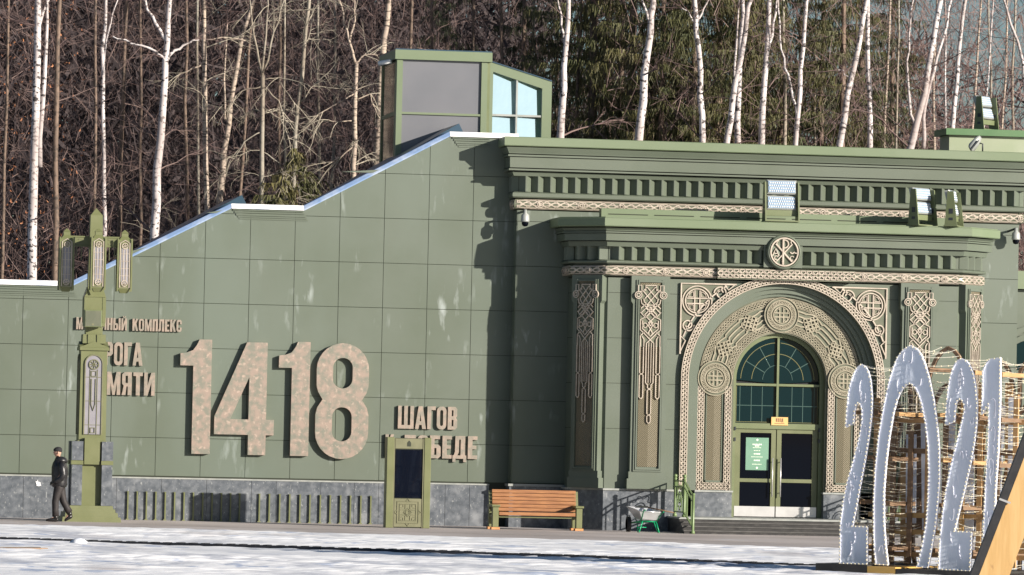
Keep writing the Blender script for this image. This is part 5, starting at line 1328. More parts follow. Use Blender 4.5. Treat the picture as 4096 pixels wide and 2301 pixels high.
# continuous body grown from a skeleton
joints = [(0, 0, .93, .13), (0, 0, 1.15, .14), (-.015, 0, 1.36, .15), (-.03, 0, 1.50, .062), (-.045, 0, 1.56, .056), (-.06, 0, 1.63, .085), (-.055, 0, 1.71, .085),
          (-.01, -.10, .88, .095), (-.10, -.10, .50, .06), (-.075, -.10, .11, .042), (.02, .10, .88, .095), (.10, .09, .51, .06), (.27, .09, .21, .042),
          (.0, -.19, 1.40, .062), (.03, -.25, 1.13, .045), (-.12, -.20, .95, .036), (.0, .19, 1.40, .062), (.03, .25, 1.13, .045), (-.12, .20, .95, .036), (-.22, -.10, .04, .035), (.17, .09, .04, .035)]
edges = [(0, 1), (1, 2), (2, 3), (3, 4), (4, 5), (5, 6), (0, 7), (7, 8), (8, 9), (0, 10), (10, 11), (11, 12), (2, 13), (13, 14), (14, 15), (2, 16), (16, 17), (17, 18), (9, 19), (12, 20)]
me = bpy.data.meshes.new('body'); me.from_pydata([(a, b_, c_ + .006) for a, b_, c_, r in joints], edges, []); me.materials.append(M['skin'])
bo = bpy.data.objects.new('body', me); C.objects.link(bo); bo.parent = PR
sm_ = bo.modifiers.new('skin', 'SKIN'); 
for i, j in enumerate(joints): me.skin_vertices[0].data[i].radius = (j[3] * .9, j[3] * .9)
me.skin_vertices[0].data[0].use_root = True
bo.modifiers.new('smooth', 'SUBSURF').levels = 1; bo.modifiers['smooth'].render_levels = 1
# face: nose, brow and ear on the side towards the camera
hd = MB(); hd.lathe(W(-.062, 0, 1.655), [(.0, -.115), (.05, -.10), (.078, -.05), (.09, .0), (.088, .05), (.06, .095), (.0, .11)], 16)
hd.add([W(-.145, -.02, 1.67), W(-.145, .02, 1.67), W(-.145, .022, 1.625), W(-.145, -.022, 1.625), W(-.178, 0, 1.632)], [(0, 1, 4), (1, 2, 4), (2, 3, 4), (3, 0, 4)])
hd.loft([[W(-.055 + .02 * math.cos(a), -.088 - o, 1.645 + .032 * math.sin(a)) for a in np.linspace(0, 2 * math.pi, 8, endpoint=False)] for o in (0, .014)])
hd.build('head', 'skin', PR)
ey_ = MB()
for s in (-1, 1): ey_.lathe(W(-.140, s * .032, 1.668), [(.0, -.012), (.011, 0), (.0, .012)], 8)
ey_.box(*sorted((W(-.146, 0, 0)[0], W(-.139, 0, 0)[0])), W(0, -.025, 0)[1], W(0, .025, 0)[1], 1.596, 1.603); ey_.build('eyes_and_mouth', 'trousers', PR)
jk = MB()
jk.loft([ell((.0, 0, .83), .165, .215), ell((.0, 0, .88), .19, .23), ell((.0, 0, 1.0), .185, .225), ell((.005, 0, 1.15), .20, .235), ell((-.0, 0, 1.30), .195, .245), ell((-.005, 0, 1.40), .165, .225), ell((-.015, 0, 1.46), .12, .16), ell((-.03, 0, 1.50), .09, .10)])
jk.build('jacket', 'jacket', PR)
sl_ = MB()
for s in (-1, 1): limb(sl_, [(-.0, s * .205, 1.41, .085), (.035, s * .26, 1.28, .085), (.065, s * .285, 1.13, .078), (.01, s * .275, 1.03, .072), (-.10, s * .235, .96, .062), (-.13, s * .22, .94, .05)])
sl_.build('sleeves', 'jacket', PR)
hnd = MB()
for s in (-1, 1):                                           # hands pushed towards the pockets, fingers curled
    limb(hnd, [(-.12, s * .225, .945, .036), (-.16, s * .215, .925, .04), (-.19, s * .205, .905, .03)], 8)
    for k in range(4): limb(hnd, [(-.185, s * .20 + (k - 1.5) * .018, .905, .011), (-.205, s * .20 + (k - 1.5) * .018, .88 - .004 * (k % 2), .010), (-.19, s * .20 + (k - 1.5) * .017, .862, .008)], 6)
    limb(hnd, [(-.165, s * .19, .935, .012), (-.195, s * .175, .925, .010), (-.21, s * .17, .905, .008)], 6)
hnd.build('hands', 'boot', PR)
hood = MB(); hood.loft([ell((.02, 0, 1.43), .15, .19, (-.2, 0)), ell((.045, 0, 1.49), .15, .175, (-.3, 0)), ell((.05, 0, 1.54), .115, .13, (-.3, 0)), ell((.0, 0, 1.56), .095, .10, (-.1, 0))]); hood.build('hood', 'jacket', PR)
tr = MB()
limb(tr, [(-.005, -.095, .93, .125), (-.02, -.10, .80, .118), (-.07, -.10, .62, .092), (-.095, -.10, .48, .082), (-.09, -.10, .30, .078), (-.08, -.10, .13, .082)])
limb(tr, [(.01, .095, .93, .125), (.035, .10, .80, .118), (.075, .10, .64, .095), (.11, .09, .50, .085), (.19, .09, .35, .078), (.265, .09, .23, .082)])
tr.loft([ell((0, 0, .80), .13, .19), ell((0, 0, .90), .165, .205), ell((0, 0, .97), .16, .20)])
tr.build('trousers', 'trousers', PR)
def boot(ax, ay, az, tx, ty, tz):                           # ankle to toe
    A, T = Vector((ax, ay, az)), Vector((tx, ty, tz)); d = (T - A).normalized(); u = Vector((0, 1, 0)); n_ = u.cross(d)
    bt = MB(); rings = []
    for f, w, h in ((-.28, .02, .02), (-.22, .042, .05), (.1, .05, .062), (.45, .05, .045), (.8, .048, .034), (1.05, .03, .022)):
        c_ = A.lerp(T, f) + n_ * 0; rings.append([W(*(c_ + u * (w * math.cos(a)) + Vector((-d.z, 0, d.x)) * (-h * math.sin(a) if d.x < 0 else h * math.sin(a)))) for a in np.linspace(0, 2 * math.pi, 12, endpoint=False)])
    bt.loft(rings); return bt
bt = boot(-.075, -.10, .055, -.30, -.10, .035); limb(bt, [(-.08, -.10, .17, .062), (-.075, -.10, .05, .055)]); bt.build('boot', 'boot', PR)
bt = boot(.285, .09, .135, .16, .09, .028); limb(bt, [(.255, .09, .25, .062), (.285, .09, .14, .055)]); bt.build('boot', 'boot', PR)
cp = MB(); cp.loft([ell((-.06, 0, 1.672), .101, .099, (-.12, 0)), ell((-.058, 0, 1.70), .106, .103, (-.1, 0)), ell((-.052, 0, 1.74), .098, .095), ell((-.048, 0, 1.772), .066, .066), ell((-.046, 0, 1.785), .02, .02)]); cp.build('cap', 'knit', PR)
# ================================================================ illuminated year figures "2021"
ZBASE = .17
P0, P1 = Vector(UG(3358, 2254, ZBASE)), Vector(UG(3876, 2290, ZBASE))
TH = R(38.5)                                               # the row is turned so that the low sun just grazes its fronts
uu = Vector((math.cos(TH), -math.sin(TH), 0))
dd = Vector((-uu.y, uu.x, 0))                               # from the front faces to the back
if dd.dot(Vector(fw)) < 0: dd = -dd
def VP(px, py):                                             # sight line onto the plane of the front faces -> (along, height)
    d = Vector(ray(px, py)); c = Vector(CAM); k = (P0 - c).dot(dd) / d.dot(dd); p = c + d * k
    return ((p - P0).dot(uu), p.z)
def YV(s, w, z): return P0.x * 1 + uu.x * s + dd.x * w, P0.y + uu.y * s + dd.y * w, z
zq = lambda pts: [VP(3250 + a / 1.5213, 1350 + b / 1.5213) for a, b in pts]
DIG = {
 'figure_two': [[(165, 1375), (166, 1250), (168, 1120), (185, 1000), (212, 870), (243, 760), (270, 660), (290, 570), (299, 500), (297, 435), (287, 405), (275, 398), (262, 412), (253, 450), (249, 500), (248, 520), (200, 546), (205, 450), (215, 340), (228, 280), (243, 232), (265, 188), (293, 165), (318, 178), (337, 210), (352, 270), (360, 370), (357, 470), (342, 600), (318, 745), (288, 900), (262, 1040), (240, 1150), (330, 1153), (329, 1380)]],
 'figure_nought': [[(382, 1380), (374, 1290), (370, 1200), (370, 1000), (380, 800), (400, 600), (430, 420), (465, 260), (490, 180), (515, 122), (550, 75), (590, 50), (630, 70), (655, 102), (680, 160), (705, 240), (735, 380), (755, 520), (768, 680), (770, 860), (760, 1000), (745, 1150), (720, 1290), (700, 1400), (634, 1396), (665, 1270), (690, 1130), (701, 980), (705, 820), (700, 660), (685, 520), (660, 400), (642, 345), (622, 305), (605, 287), (590, 280), (570, 287), (550, 305), (530, 338), (512, 380), (490, 460), (465, 600), (445, 760), (431, 940), (431, 1120), (441, 1260), (456, 1384)]],
 'figure_two_': [[(765, 1410), (768, 1310), (775, 1200), (790, 1060), (810, 930), (835, 800), (862, 690), (890, 575), (912, 490), (922, 440), (920, 408), (910, 385), (895, 375), (880, 383), (870, 405), (865, 450), (861, 512), (807, 532), (811, 430), (822, 320), (834, 245), (850, 190), (872, 148), (900, 130), (932, 143), (955, 175), (975, 222), (990, 300), (999, 400), (996, 520), (982, 640), (956, 780), (922, 930), (892, 1050), (864, 1165), (862, 1180), (965, 1186), (955, 1422)]],
 'figure_one': [[(1140, 124), (1075, 134), (1050, 165), (1033, 205), (1031, 330), (1026, 468), (1070, 404), (1069, 560), (1062, 720), (1050, 900), (1040, 1150), (1028, 1432), (1095, 1438), (1102, 1150), (1112, 900), (1126, 700), (1137, 420)]]}
DEP = 1.7
YR = thing('illuminated_year', 'big illuminated year 2021 with frosted front figures and strings of lights', 'sculpture', tuple(P0 - Vector((0, 0, ZBASE))))
def outl(o_pts, w0, w1, name, m):
    cu = bpy.data.curves.new(name, 'CURVE'); cu.dimensions = '2D'; cu.fill_mode = 'BOTH'; cu.extrude = (w1 - w0) / 2; cu.fill_mode = 'BOTH' if w1 > w0 else 'FRONT'
    for c_ in o_pts:
        sp = cu.splines.new('POLY'); sp.points.add(len(c_) - 1)
        for i, p in enumerate(c_): sp.points[i].co = (p[0], p[1], 0, 1)
        sp.use_cyclic_u = True
    tmp = bpy.data.objects.new(name, cu); me = bpy.data.meshes.new_from_object(tmp); bpy.data.objects.remove(tmp); bpy.data.curves.remove(cu)
    mid = (w0 + w1) / 2
    for v in me.vertices:
        s, z, w = v.co.x, v.co.y, v.co.z; p = YV(s, mid + w, z); v.co = Vector(p) - YR.location
    me.materials.clear(); me.materials.append(M[m]); o = bpy.data.objects.new(name, me); C.objects.link(o); o.parent = YR
    return o
def inside(p, poly, m_):
    x, z = p; c_ = False; n = len(poly)
    for i in range(n):
        (x0, z0), (x1, z1) = poly[i], poly[(i + 1) % n]
        if (z0 > z) != (z1 > z) and x < (x1 - x0) * (z - z0) / (z1 - z0) + x0: c_ = not c_
        L2 = (x1 - x0) ** 2 + (z1 - z0) ** 2 or 1; t = max(0, min(1, ((x - x0) * (x1 - x0) + (z - z0) * (z1 - z0)) / L2))
        if math.hypot(x - x0 - t * (x1 - x0), z - z0 - t * (z1 - z0)) < m_: return False
    return c_
def bulb(mbx, p, r=.016):
    x, y, z = p; mbx.add([(x + r, y, z), (x - r, y, z), (x, y + r, z), (x, y - r, z), (x, y, z + r), (x, y, z - r)],
                         [(0, 2, 4), (2, 1, 4), (1, 3, 4), (3, 0, 4), (2, 0, 5), (1, 2, 5), (3, 1, 5), (0, 3, 5)])
for nm, cs in DIG.items():
    pts = zq(cs[0]); nm = nm.rstrip('_')
    f = outl([pts], .03, .03, nm, 'frost_sheet')
    # relief lines on the front sheet
    rel = MB(); fn = lambda u, v, w: YV(u, .028 - w, v)
    for k in range(26):                                     # curling leaf lines pressed into the sheet
        i = random.randrange(len(pts)); j = (i + 1) % len(pts); t0 = random.random(); s0, z0_ = lerp(pts[i][0], pts[j][0], t0), lerp(pts[i][1], pts[j][1], t0)
        cs_ = min(pts, key=lambda p: abs(p[1] - z0_) + (0 if abs(p[0] - s0) > .12 else 9)); s0 = lerp(s0, cs_[0], random.uniform(.25, .75))
        a0 = random.uniform(0, 6.28); rr_ = random.uniform(.05, .11); cv_ = random.choice((-1, 1))
        ln_ = [(s0 + rr_ * .6 * math.cos(a0 + cv_ * q_ * 2.6) * (1 - .4 * q_), z0_ + rr_ * 1.7 * math.sin(a0 + cv_ * q_ * 2.6)) for q_ in np.linspace(0, 1, 7)]
        if all(inside(p, pts, .035) for p in ln_): ribbon(rel, ln_, .02, .016, fn)
    if rel.v: rel.build('leaf_relief', 'frost_panel', YR, kind='stuff', recalc=False)
    # rear frame: same outline, kept as a thin wooden loop
    rear = MB()
    for a, b in zip(pts, pts[1:] + pts[:1]): rear.bar(YV(a[0], DEP, a[1]), YV(b[0], DEP, b[1]), .06, .08, tuple(dd))
    rear.build('rear_frame', 'brown_board', YR)
    edge = MB()
    for a, b in zip(pts, pts[1:] + pts[:1]): edge.bar(YV(a[0], .035, a[1]), YV(b[0], .035, b[1]), .02, .05, tuple(dd))
    edge.build('rim', 'frost_panel', YR)
    bl, st_ = MB(), MB()
    # bulbs round the front edge
    for a, b in zip(pts, pts[1:] + pts[:1]):
        L = math.hypot(b[0] - a[0], b[1] - a[1]); n = max(1, int(L / .07))
        for i in range(n):
            t = i / n; bulb(bl, YV(lerp(a[0], b[0], t), -.012, lerp(a[1], b[1], t)), .017)
    # strings from the front edge to the rear frame, sagging
    zmax = max(p[1] for p in pts); zmin = min(p[1] for p in pts)
    step = .10
    for a, b in zip(pts, pts[1:] + pts[:1]):
        L = math.hypot(b[0] - a[0], b[1] - a[1]); n = max(1, int(L / step))
        for i in range(n):
            t = (i + random.random() * .5) / n; s, z = lerp(a[0], b[0], t), lerp(a[1], b[1], t); z2_ = z + random.uniform(-.08, .08); s2 = s + random.uniform(-.03, .03)
            sag = random.uniform(.01, .08); path = []
            for k in range(6):
                q_ = k / 5; path.append(YV(lerp(s, s2, q_), .06 + q_ * (DEP - .06), lerp(z, z2_, q_) - sag * 4 * q_ * (1 - q_)))
            st_.tube(path, .0048, 3, smooth=False, cap=False)
            for k in range(1, 6, 1):
                if random.random() < .75: bulb(bl, path[k], .017)
    bl.build('bulb_chain', 'bulb', YR, kind='stuff', recalc=False); st_.build('light_string', 'string_white', YR, kind='stuff', recalc=False)
    # wooden ties between front and rear
    for z in np.arange(zmin + .3, zmax - .2, .8):
        for a, b in zip(pts, pts[1:] + pts[:1]):
            if (a[1] - z) * (b[1] - z) < 0:
                s = lerp(a[0], b[0], (z - a[1]) / (b[1] - a[1]))
                MB().bar(YV(s, .08, z), YV(s, DEP, z), .045, .07).build('tie', random.choice(('plywood', 'brown_board', 'brown_board')), YR)
# inner timber frame of the body: posts, rails and white boards seen through the strings
s_end = zq([(1140, 700)])[0][0]
for s in np.linspace(.25, s_end - .1, 9):
    MB().bar(YV(s, DEP * .55, ZBASE), YV(s, DEP * .55, 2.6 + random.uniform(-.3, .9)), .09, .05, tuple(dd)).build('frame_post', random.choice(('plywood', 'brown_board', 'timber')), YR)
for z in (.35, .75, 1.05, 2.2, 2.75): MB().bar(YV(.1, DEP * .58, z), YV(s_end + .2, DEP * .58, z), .04, .09).build('frame_rail', random.choice(('timber', 'plywood', 'brown_board')), YR)
for s, z0, z1, w in [(s_end * f_, a_, b_, c_) for f_, a_, b_, c_ in ((.25, .9, 2.5, .2), (.36, .6, 3.0, .2), (.47, .9, 2.9, .22), (.62, .7, 2.9, .2), (.78, .5, 2.9, .22), (.9, .4, 3.2, .2), (1.02, .4, 2.6, .2))]:
    MB().bar(YV(s, DEP * .8, z0), YV(s + random.uniform(-.12, .12), DEP * .8, z1), w, .02, tuple(dd)).build('white_board', 'frost_sheet', YR)
for k in range(11):
    s = s_end * (.08 + .095 * k); z1 = random.uniform(2.2, 3.6); MB().bar(YV(s, DEP * .93, .4 + random.uniform(0, .8)), YV(s + random.uniform(-.2, .2), DEP * .93, z1), random.uniform(.10, .18), .02, tuple(dd)).build('board', random.choice(('plywood', 'frost_panel', 'brown_board', 'frost_panel')), YR)
# base of black and yellow boards
b0 = VP(3283, 2262)[0]; cuts = [b0, VP(3489, 2262)[0], VP(3602, 2275)[0], VP(3602, 2275)[0] + 1.9, VP(3602, 2275)[0] + 4.2]
for k, (a, b) in enumerate(zip(cuts[:-1], cuts[1:])):
    fr = [YV(s, w, z) for z in (.004, (ZBASE - .004, ZBASE - .03, ZBASE - .055, ZBASE - .09)[k]) for s, w in ((a + .004, -.22), (b - .004, -.22), (b - .004, DEP + .2), (a + .004, DEP + .2))]
    MB().add(fr, [(0, 3, 2, 1), (4, 5, 6, 7), (0, 1, 5, 4), (1, 2, 6, 5), (2, 3, 7, 6), (3, 0, 4, 7)]).build('base_board', 'yellow_paint' if k == 1 else 'black_paint', YR)
print('YEAR', P0, P1, uu, (P1 - P0).length, VP(3400, 1460), s_end)

# ================================================================ leaning timber in the foreground
ZT = 62.0
def at_depth(px, py, Z): d = ray(px, py); return Vector(CAM + d * (Z / float(d @ fw)))
ta, tb_ = at_depth(3759, 2620, ZT), at_depth(4208, 1445, ZT)
k = ta.z / (ta.z - tb_.z); ta = ta.lerp(tb_, k)              # foot on the ground
TB = thing('leaning_timber', 'leaning squared timber with a black strip for its shaded side in front of the illuminated year', 'timber', tuple(ta))
ax = (tb_ - ta).normalized(); sdv = ax.cross(Vector(fw)).normalized()
if sdv.dot(Vector(rt)) < 0: sdv = -sdv
dpv = Vector(fw)
def tbx(u0, u1, w0, w1, z0=0.0, z1=1.0, name='beam', m='timber'):
    vs = [ta.lerp(tb_, t) + sdv * u + dpv * w for t in (z0, z1) for u, w in ((u0, w0), (u1, w0), (u1, w1), (u0, w1))]
    return MB().add(vs, [(0, 3, 2, 1), (4, 5, 6, 7), (0, 1, 5, 4), (1, 2, 6, 5), (2, 3, 7, 6), (3, 0, 4, 7)]).build(name, m, TB)
tbx(.10, .44, .0, .14)
tbx(.0, .095, -.02, .12, name='shade_strip', m='rubber')  # black strip stands in for the beam's unlit left side
tbx(-.004, .14, -.03, -.0205, .505, .512, 'bracket', 'steel')
# ================================================================ the wood behind
def branch_pts(p, d, L, n, wob, droop, rg):
    pts = [np.array(p, float)]; d = np.array(d, float); d /= np.linalg.norm(d)
    for i in range(n):
        d = d + rg.normal(0, wob, 3) + np.array([0, 0, droop]); d /= np.linalg.norm(d)
        pts.append(pts[-1] + d * (L / n))
    return pts
class Fast:
    """triangular tubes and strips collected in numpy for big twig meshes"""
    def __init__(s): s.v, s.f, s.n = [], [], 0
    def strand(s, pts, r0, r1, k=3):
        pts = np.asarray(pts); m = len(pts); t = pts[-1] - pts[0]; t = t / (np.linalg.norm(t) + 1e-9)
        a = np.cross(t, [.3, .9, .2]); a /= np.linalg.norm(a) + 1e-9; b = np.cross(t, a)
        rr = np.linspace(r0, r1, m)[:, None]
        rings = [pts + (a * math.cos(2 * math.pi * i / k) + b * math.sin(2 * math.pi * i / k)) * rr for i in range(k)]
        V = np.stack(rings, 1).reshape(-1, 3); i0 = np.arange(m - 1)[:, None] * k; j = np.arange(k)[None]; j2 = (j + 1) % k
        F = np.stack([i0 + j, i0 + j2, i0 + k + j2, i0 + k + j], -1).reshape(-1, 4) + s.n
        s.v.append(V); s.f.append(F); s.n += len(V)
    def quads(s, Q):                                        # Q: (n, 4, 3)
        n = len(Q); s.v.append(Q.reshape(-1, 3)); s.f.append(np.arange(n * 4).reshape(n, 4) + s.n); s.n += n * 4
    def mesh(s, name, m, off=(0, 0, 0), smooth=False):
        V = np.concatenate(s.v) - np.asarray(off); F = np.concatenate(s.f); me = bpy.data.meshes.new(name)
        me.vertices.add(len(V)); me.vertices.foreach_set('co', V.ravel().astype(np.float32))
        me.loops.add(F.size); me.loops.foreach_set('vertex_index', F.ravel().astype(np.int32))
        me.polygons.add(len(F)); me.polygons.foreach_set('loop_start', (np.arange(len(F)) * 4).astype(np.int32))
        if smooth: me.polygons.foreach_set('use_smooth', np.ones(len(F), bool))
        me.update(calc_edges=True); me.validate(); me.materials.append(M[m]); return me
def link(name, me, parent, loc=(0, 0, 0)):
    o = bpy.data.objects.new(name, me); C.objects.link(o); o.parent = parent; o.location = loc; return o
def spray(fs, p, d, L, r, rg, depth=2, kids=5, droop=-.02, wob=.12, twr=None):
    pts = branch_pts(p, d, L, 6, wob, droop, rg); fs.strand(pts, r, r * .3, 3)
    if depth > 0:
        for k in range(kids):
            i = rg.integers(1, 6); q = pts[i] + (pts[i + 1] - pts[i]) * rg.random(); dd_ = pts[i + 1] - pts[i]; dd_ /= np.linalg.norm(dd_) + 1e-9
            nd = dd_ + rg.normal(0, .65, 3); spray(fs, q, nd, L * rg.uniform(.3, .55), max(r * .45, .004), rg, depth - 1, kids - 1, droop, wob)
def tree(name, label, group, trunk, widths, m, twm, rg, nlimb=10, limb_len=(1.2, 3.0), zlimb=.25, limbs=(), crown_depth=2, base_ext=True, twr=.012, droop=-.02, upb=.45, lim_mat=None):
    """trunk: world polyline; limbs: explicit polylines [(pts, r0)]"""
    trunk = [np.array(p, float) for p in trunk]; base = np.array([trunk[0][0], trunk[0][1], 0.0])
    if base_ext and trunk[0][2] > .1:
        d = trunk[1] - trunk[0]; trunk = [trunk[0] - d / max(d[2], .1) * trunk[0][2] * np.array([.35, .35, 1])] + trunk; widths = [widths[0] * 1.12] + list(widths)
        base = np.array([trunk[0][0], trunk[0][1], 0.0])
    t = thing(name, label, 'tree', tuple(base), group)
    # resample the trunk with small wander
    P, Wd = [], []
    for i in range(len(trunk) - 1):
        L = np.linalg.norm(trunk[i + 1] - trunk[i]); n = max(2, int(L / 1.2))
        for k in range(n):
            q = k / n; P.append(lerp(trunk[i], trunk[i + 1], q) + (rg.normal(0, .018, 3) if (i + k) else 0)); Wd.append(lerp(widths[i], widths[i + 1], q))
    P.append(trunk[-1]); Wd.append(widths[-1])
    mb = MB(); mb.tube(P, Wd, 8)
    cr = Fast()
    for pts, r0 in limbs:
        pts = [np.array(p, float) for p in pts]; Q = []
        for i in range(len(pts) - 1):
            for k in range(3): Q.append(lerp(pts[i], pts[i + 1], k / 3) + rg.normal(0, .02, 3))
        Q.append(pts[-1]); mb.tube(Q, list(np.linspace(r0, r0 * .45, len(Q))), 6)
        for k in range(5):
            i = rg.integers(len(Q) // 2, len(Q)); d = Q[-1] - Q[0]; d /= np.linalg.norm(d); spray(cr, Q[min(i, len(Q) - 1)], d + rg.normal(0, .6, 3), rg.uniform(.6, 1.3), twr * 1.2, rg, 1, 4, droop)
    mb.build('trunk', m, t)
    H = P[-1][2]
    for k in range(nlimb):
        f = zlimb + (1 - zlimb) * rg.random() ** .8; i = min(int(f * (len(P) - 1)), len(P) - 2)
        a = rg.uniform(0, 2 * math.pi); d = np.array([math.cos(a), math.sin(a), rg.uniform(upb - .4, upb + .5)])
        spray(cr, P[i], d, rg.uniform(*limb_len) * (1.15 - .5 * f), min(Wd[i] * .33, .045) * rg.uniform(.6, 1), rg, crown_depth, 6, droop, .13)
    if cr.n: link('crown', cr.mesh('crown', twm, off=tuple(base)), t)
    return t
rg = np.random.default_rng(5)
S = 1.59
def tp(pts, Y, dy=0.0): return [U(x * S, y * S, Y + dy * i) for i, (x, y) in enumerate(pts)]
def pxw(w, Y): return w * S / (FPX / (Y + DIST * math.cos(ALPHA))) / 2          # radius from a width in pixels
Gb, Gg = 'birches behind the museum', 'bare grey trees behind the museum'
def mtree(name, label, pts, Y, w0, w1, m, twm, limbs=(), group=None, **kw):
    P = tp(pts, Y); W_ = list(np.linspace(pxw(w0, Y), pxw(w1, Y), len(P)))
    d = P[-1] - P[-2]; d = d / np.linalg.norm(d); ext = kw.pop('ext', 6.0)
    if ext: P.append(P[-1] + d * ext + np.array([0, 0, .2])); W_.append(W_[-1] * .35)
    lm = [(tp(l[0], Y), pxw(l[1], Y)) for l in limbs]
    return tree(name, label, group, P, W_, m, twm, rg, limbs=lm, **kw)
# -- left part: birches and greyish trees that can be told apart
mtree('birch_tree', 'thick white birch with a brown lower trunk at the far left above the low wall', [(82, 705), (87, 400), (93, 150), (98, -20)], 19, 25, 15, 'birch_bark', 'twig', [([(93, 95), (110, 30), (128, -20)], 9), ([(98, 420), (112, 200), (118, -20)], 14)], nlimb=8)
mtree('birch_tree', 'forked white birch with two curved side limbs above the lamp pillar', [(388, 590), (396, 430), (410, 270), (418, 150), (424, 60), (428, -20)], 18, 23, 11, 'birch_bark', 'twig', [([(417, 152), (395, 128), (330, 108), (284, 92)], 8), ([(419, 152), (440, 128), (470, 110), (500, 100)], 9), ([(418, 105), (390, 60), (362, 5), (350, -30)], 10)], nlimb=9)
mtree('birch_tree', 'slim white birch between the lamp pillar and the forked birch', [(262, 560), (262, 380), (258, 180), (262, 70), (266, -20)], 22, 11, 8, 'birch_bark', 'twig', [([(258, 190), (275, 60), (300, -10)], 6)], nlimb=8)
mtree('bare_tree', 'straight pale grey tree left of the leaning birch', [(521, 520), (516, 300), (514, 120), (512, -20)], 20, 14, 10, 'birch_pale', 'twig_pale', [([(515, 100), (560, 96), (620, 104)], 5), ([(514, 160), (485, 172), (440, 196)], 5)], nlimb=14)
mtree('birch_tree', 'tawny leaning birch bent to the right above the level wall step', [(552, 505), (565, 380), (582, 250), (612, 90), (645, -20)], 20.5, 17, 8, 'birch_pale', 'twig', [([(566, 300), (566, 150), (572, 60)], 6)], nlimb=10)
mtree('bare_tree', 'grey tree with drooping pale twigs above the second slope', [(657, 510), (659, 380), (661, 190)], 18.5, 13, 10, 'grey_bark', 'twig_pale', [([(661, 190), (640, 90), (626, -20)], 7), ([(661, 190), (668, 90), (672, -20)], 7), ([(661, 186), (690, 80), (715, 0)], 6), ([(661, 220), (610, 228), (560, 265)], 4), ([(661, 215), (700, 250), (720, 330)], 4), ([(661, 270), (705, 300), (735, 370)], 4), ([(660, 330), (615, 355), (590, 400)], 4), ([(661, 200), (700, 195), (740, 260)], 4), ([(660, 380), (700, 410), (730, 470)], 4)], ext=0, nlimb=16, limb_len=(1, 2.2), droop=-.09)
mtree('bare_tree', 'brownish tree with a broken top limb left of the glass tower', [(738, 480), (745, 330), (757, 200), (770, 60), (778, -20)], 19.5, 12, 9, 'grey_bark', 'twig_pale', [([(757, 258), (780, 225), (800, 208)], 4), ([(771, 60), (785, 35), (792, 20)], 5)], nlimb=12)
mtree('bare_tree', 'crooked pale tree with tangled limbs beside the glass tower', [(893, 415), (893, 300), (897, 160)], 18.2, 13, 10, 'birch_pale', 'twig_pale', [([(897, 162), (880, 110), (868, 60), (850, -10)], 8), ([(897, 160), (915, 140), (950, 140)], 5), ([(880, 100), (892, 50), (890, -15)], 6), ([(895, 235), (840, 265), (800, 290)], 4), ([(893, 305), (850, 306), (815, 300)], 4), ([(894, 250), (930, 240), (950, 290)], 4), ([(893, 360), (860, 395), (820, 410)], 4)], ext=0, nlimb=16, limb_len=(1, 2.4), droop=-.07)
mtree('birch_tree', 'spotted birch standing directly behind the left edge of the glass tower', [(946, 400), (955, 260), (964, 130), (972, 60), (980, -20)], 21, 20, 13, 'birch_pale', 'twig', nlimb=8)
for x0, x1, w, Y in ((8, 22, 9, 21), (140, 150, 15, 19), (238, 240, 9, 22), (300, 318, 12, 24), (355, 352, 9, 26), (470, 468, 10, 25), (500, 498, 8, 27), (600, 640, 9, 23), (700, 706, 9, 24), (722, 716, 7, 21), (805, 800, 8, 25), (830, 846, 8, 28), (1030, 1035, 11, 22), (1100, 1085, 10, 24), (1180, 1190, 9, 24), (1268, 1262, 11, 22), (1330, 1345, 8, 26)):
    mtree('bare_tree', 'slender brown trunk deep in the bare wood', [(x0, 560 if x0 < 900 else 400), ((x0 + x1) / 2 + rg.uniform(-4, 4), 260), (x1, -20)], Y, w, w * .75, 'brown_bark' if w > 8 else 'grey_bark', 'twig', group=Gg, nlimb=9, limb_len=(1.0, 2.6))
# -- right part: birches in front of the spruces
mtree('birch_tree', 'white birch with a slim twin stem just right of the glass tower', [(1412, 345), (1418, 220), (1422, 120), (1432, -20)], 13, 20, 11, 'birch_bark', 'twig', [([(1420, 108), (1410, 40), (1400, -20)], 8)], nlimb=7)
mtree('birch_tree', 'bright white leaning birch standing above the left half of the porch', [(1607, 352), (1617, 250), (1628, 130), (1640, 40), (1645, -20)], 12.5, 23, 14, 'birch_bark', 'twig', [([(1632, 55), (1622, 20), (1612, -15)], 8)], nlimb=5)
mtree('birch_tree', 'grey white birch with forked arms above the porch medallion', [(1766, 350), (1764, 240), (1756, 120), (1750, 40)], 13, 17, 12, 'birch_bark', 'twig', [([(1752, 60), (1772, 20), (1788, -15)], 6), ([(1752, 55), (1732, 35), (1716, 20)], 5)], nlimb=6)
mtree('birch_tree', 'leaning left stem of the crossed birch pair', [(1829, 356), (1843, 250), (1862, 150), (1882, 20), (1888, -20)], 12.6, 17, 11, 'birch_bark', 'twig', [([(1848, 215), (1850, 100), (1862, -15)], 7)], nlimb=5)
mtree('birch_tree', 'upright right stem of the crossed birch pair', [(1856, 358), (1858, 250), (1860, 170), (1868, 40), (1872, -20)], 13.2, 17, 9, 'birch_bark', 'twig', nlimb=5)
mtree('birch_tree', 'double white birch with a dark seam right of the crossed pair', [(1916, 360), (1922, 230), (1930, 90), (1938, -20)], 12.8, 18, 11, 'birch_bark', 'twig', [([(1928, 150), (1945, 60), (1958, -20)], 9)], nlimb=5)
mtree('birch_tree', 'white birch with a curved branch bowing to the left', [(2004, 362), (2012, 240), (2020, 120), (2030, -20)], 12.5, 14, 9, 'birch_bark', 'twig', [([(2006, 285), (1995, 230), (1975, 170), (1962, 100), (1958, -20)], 8)], nlimb=6)
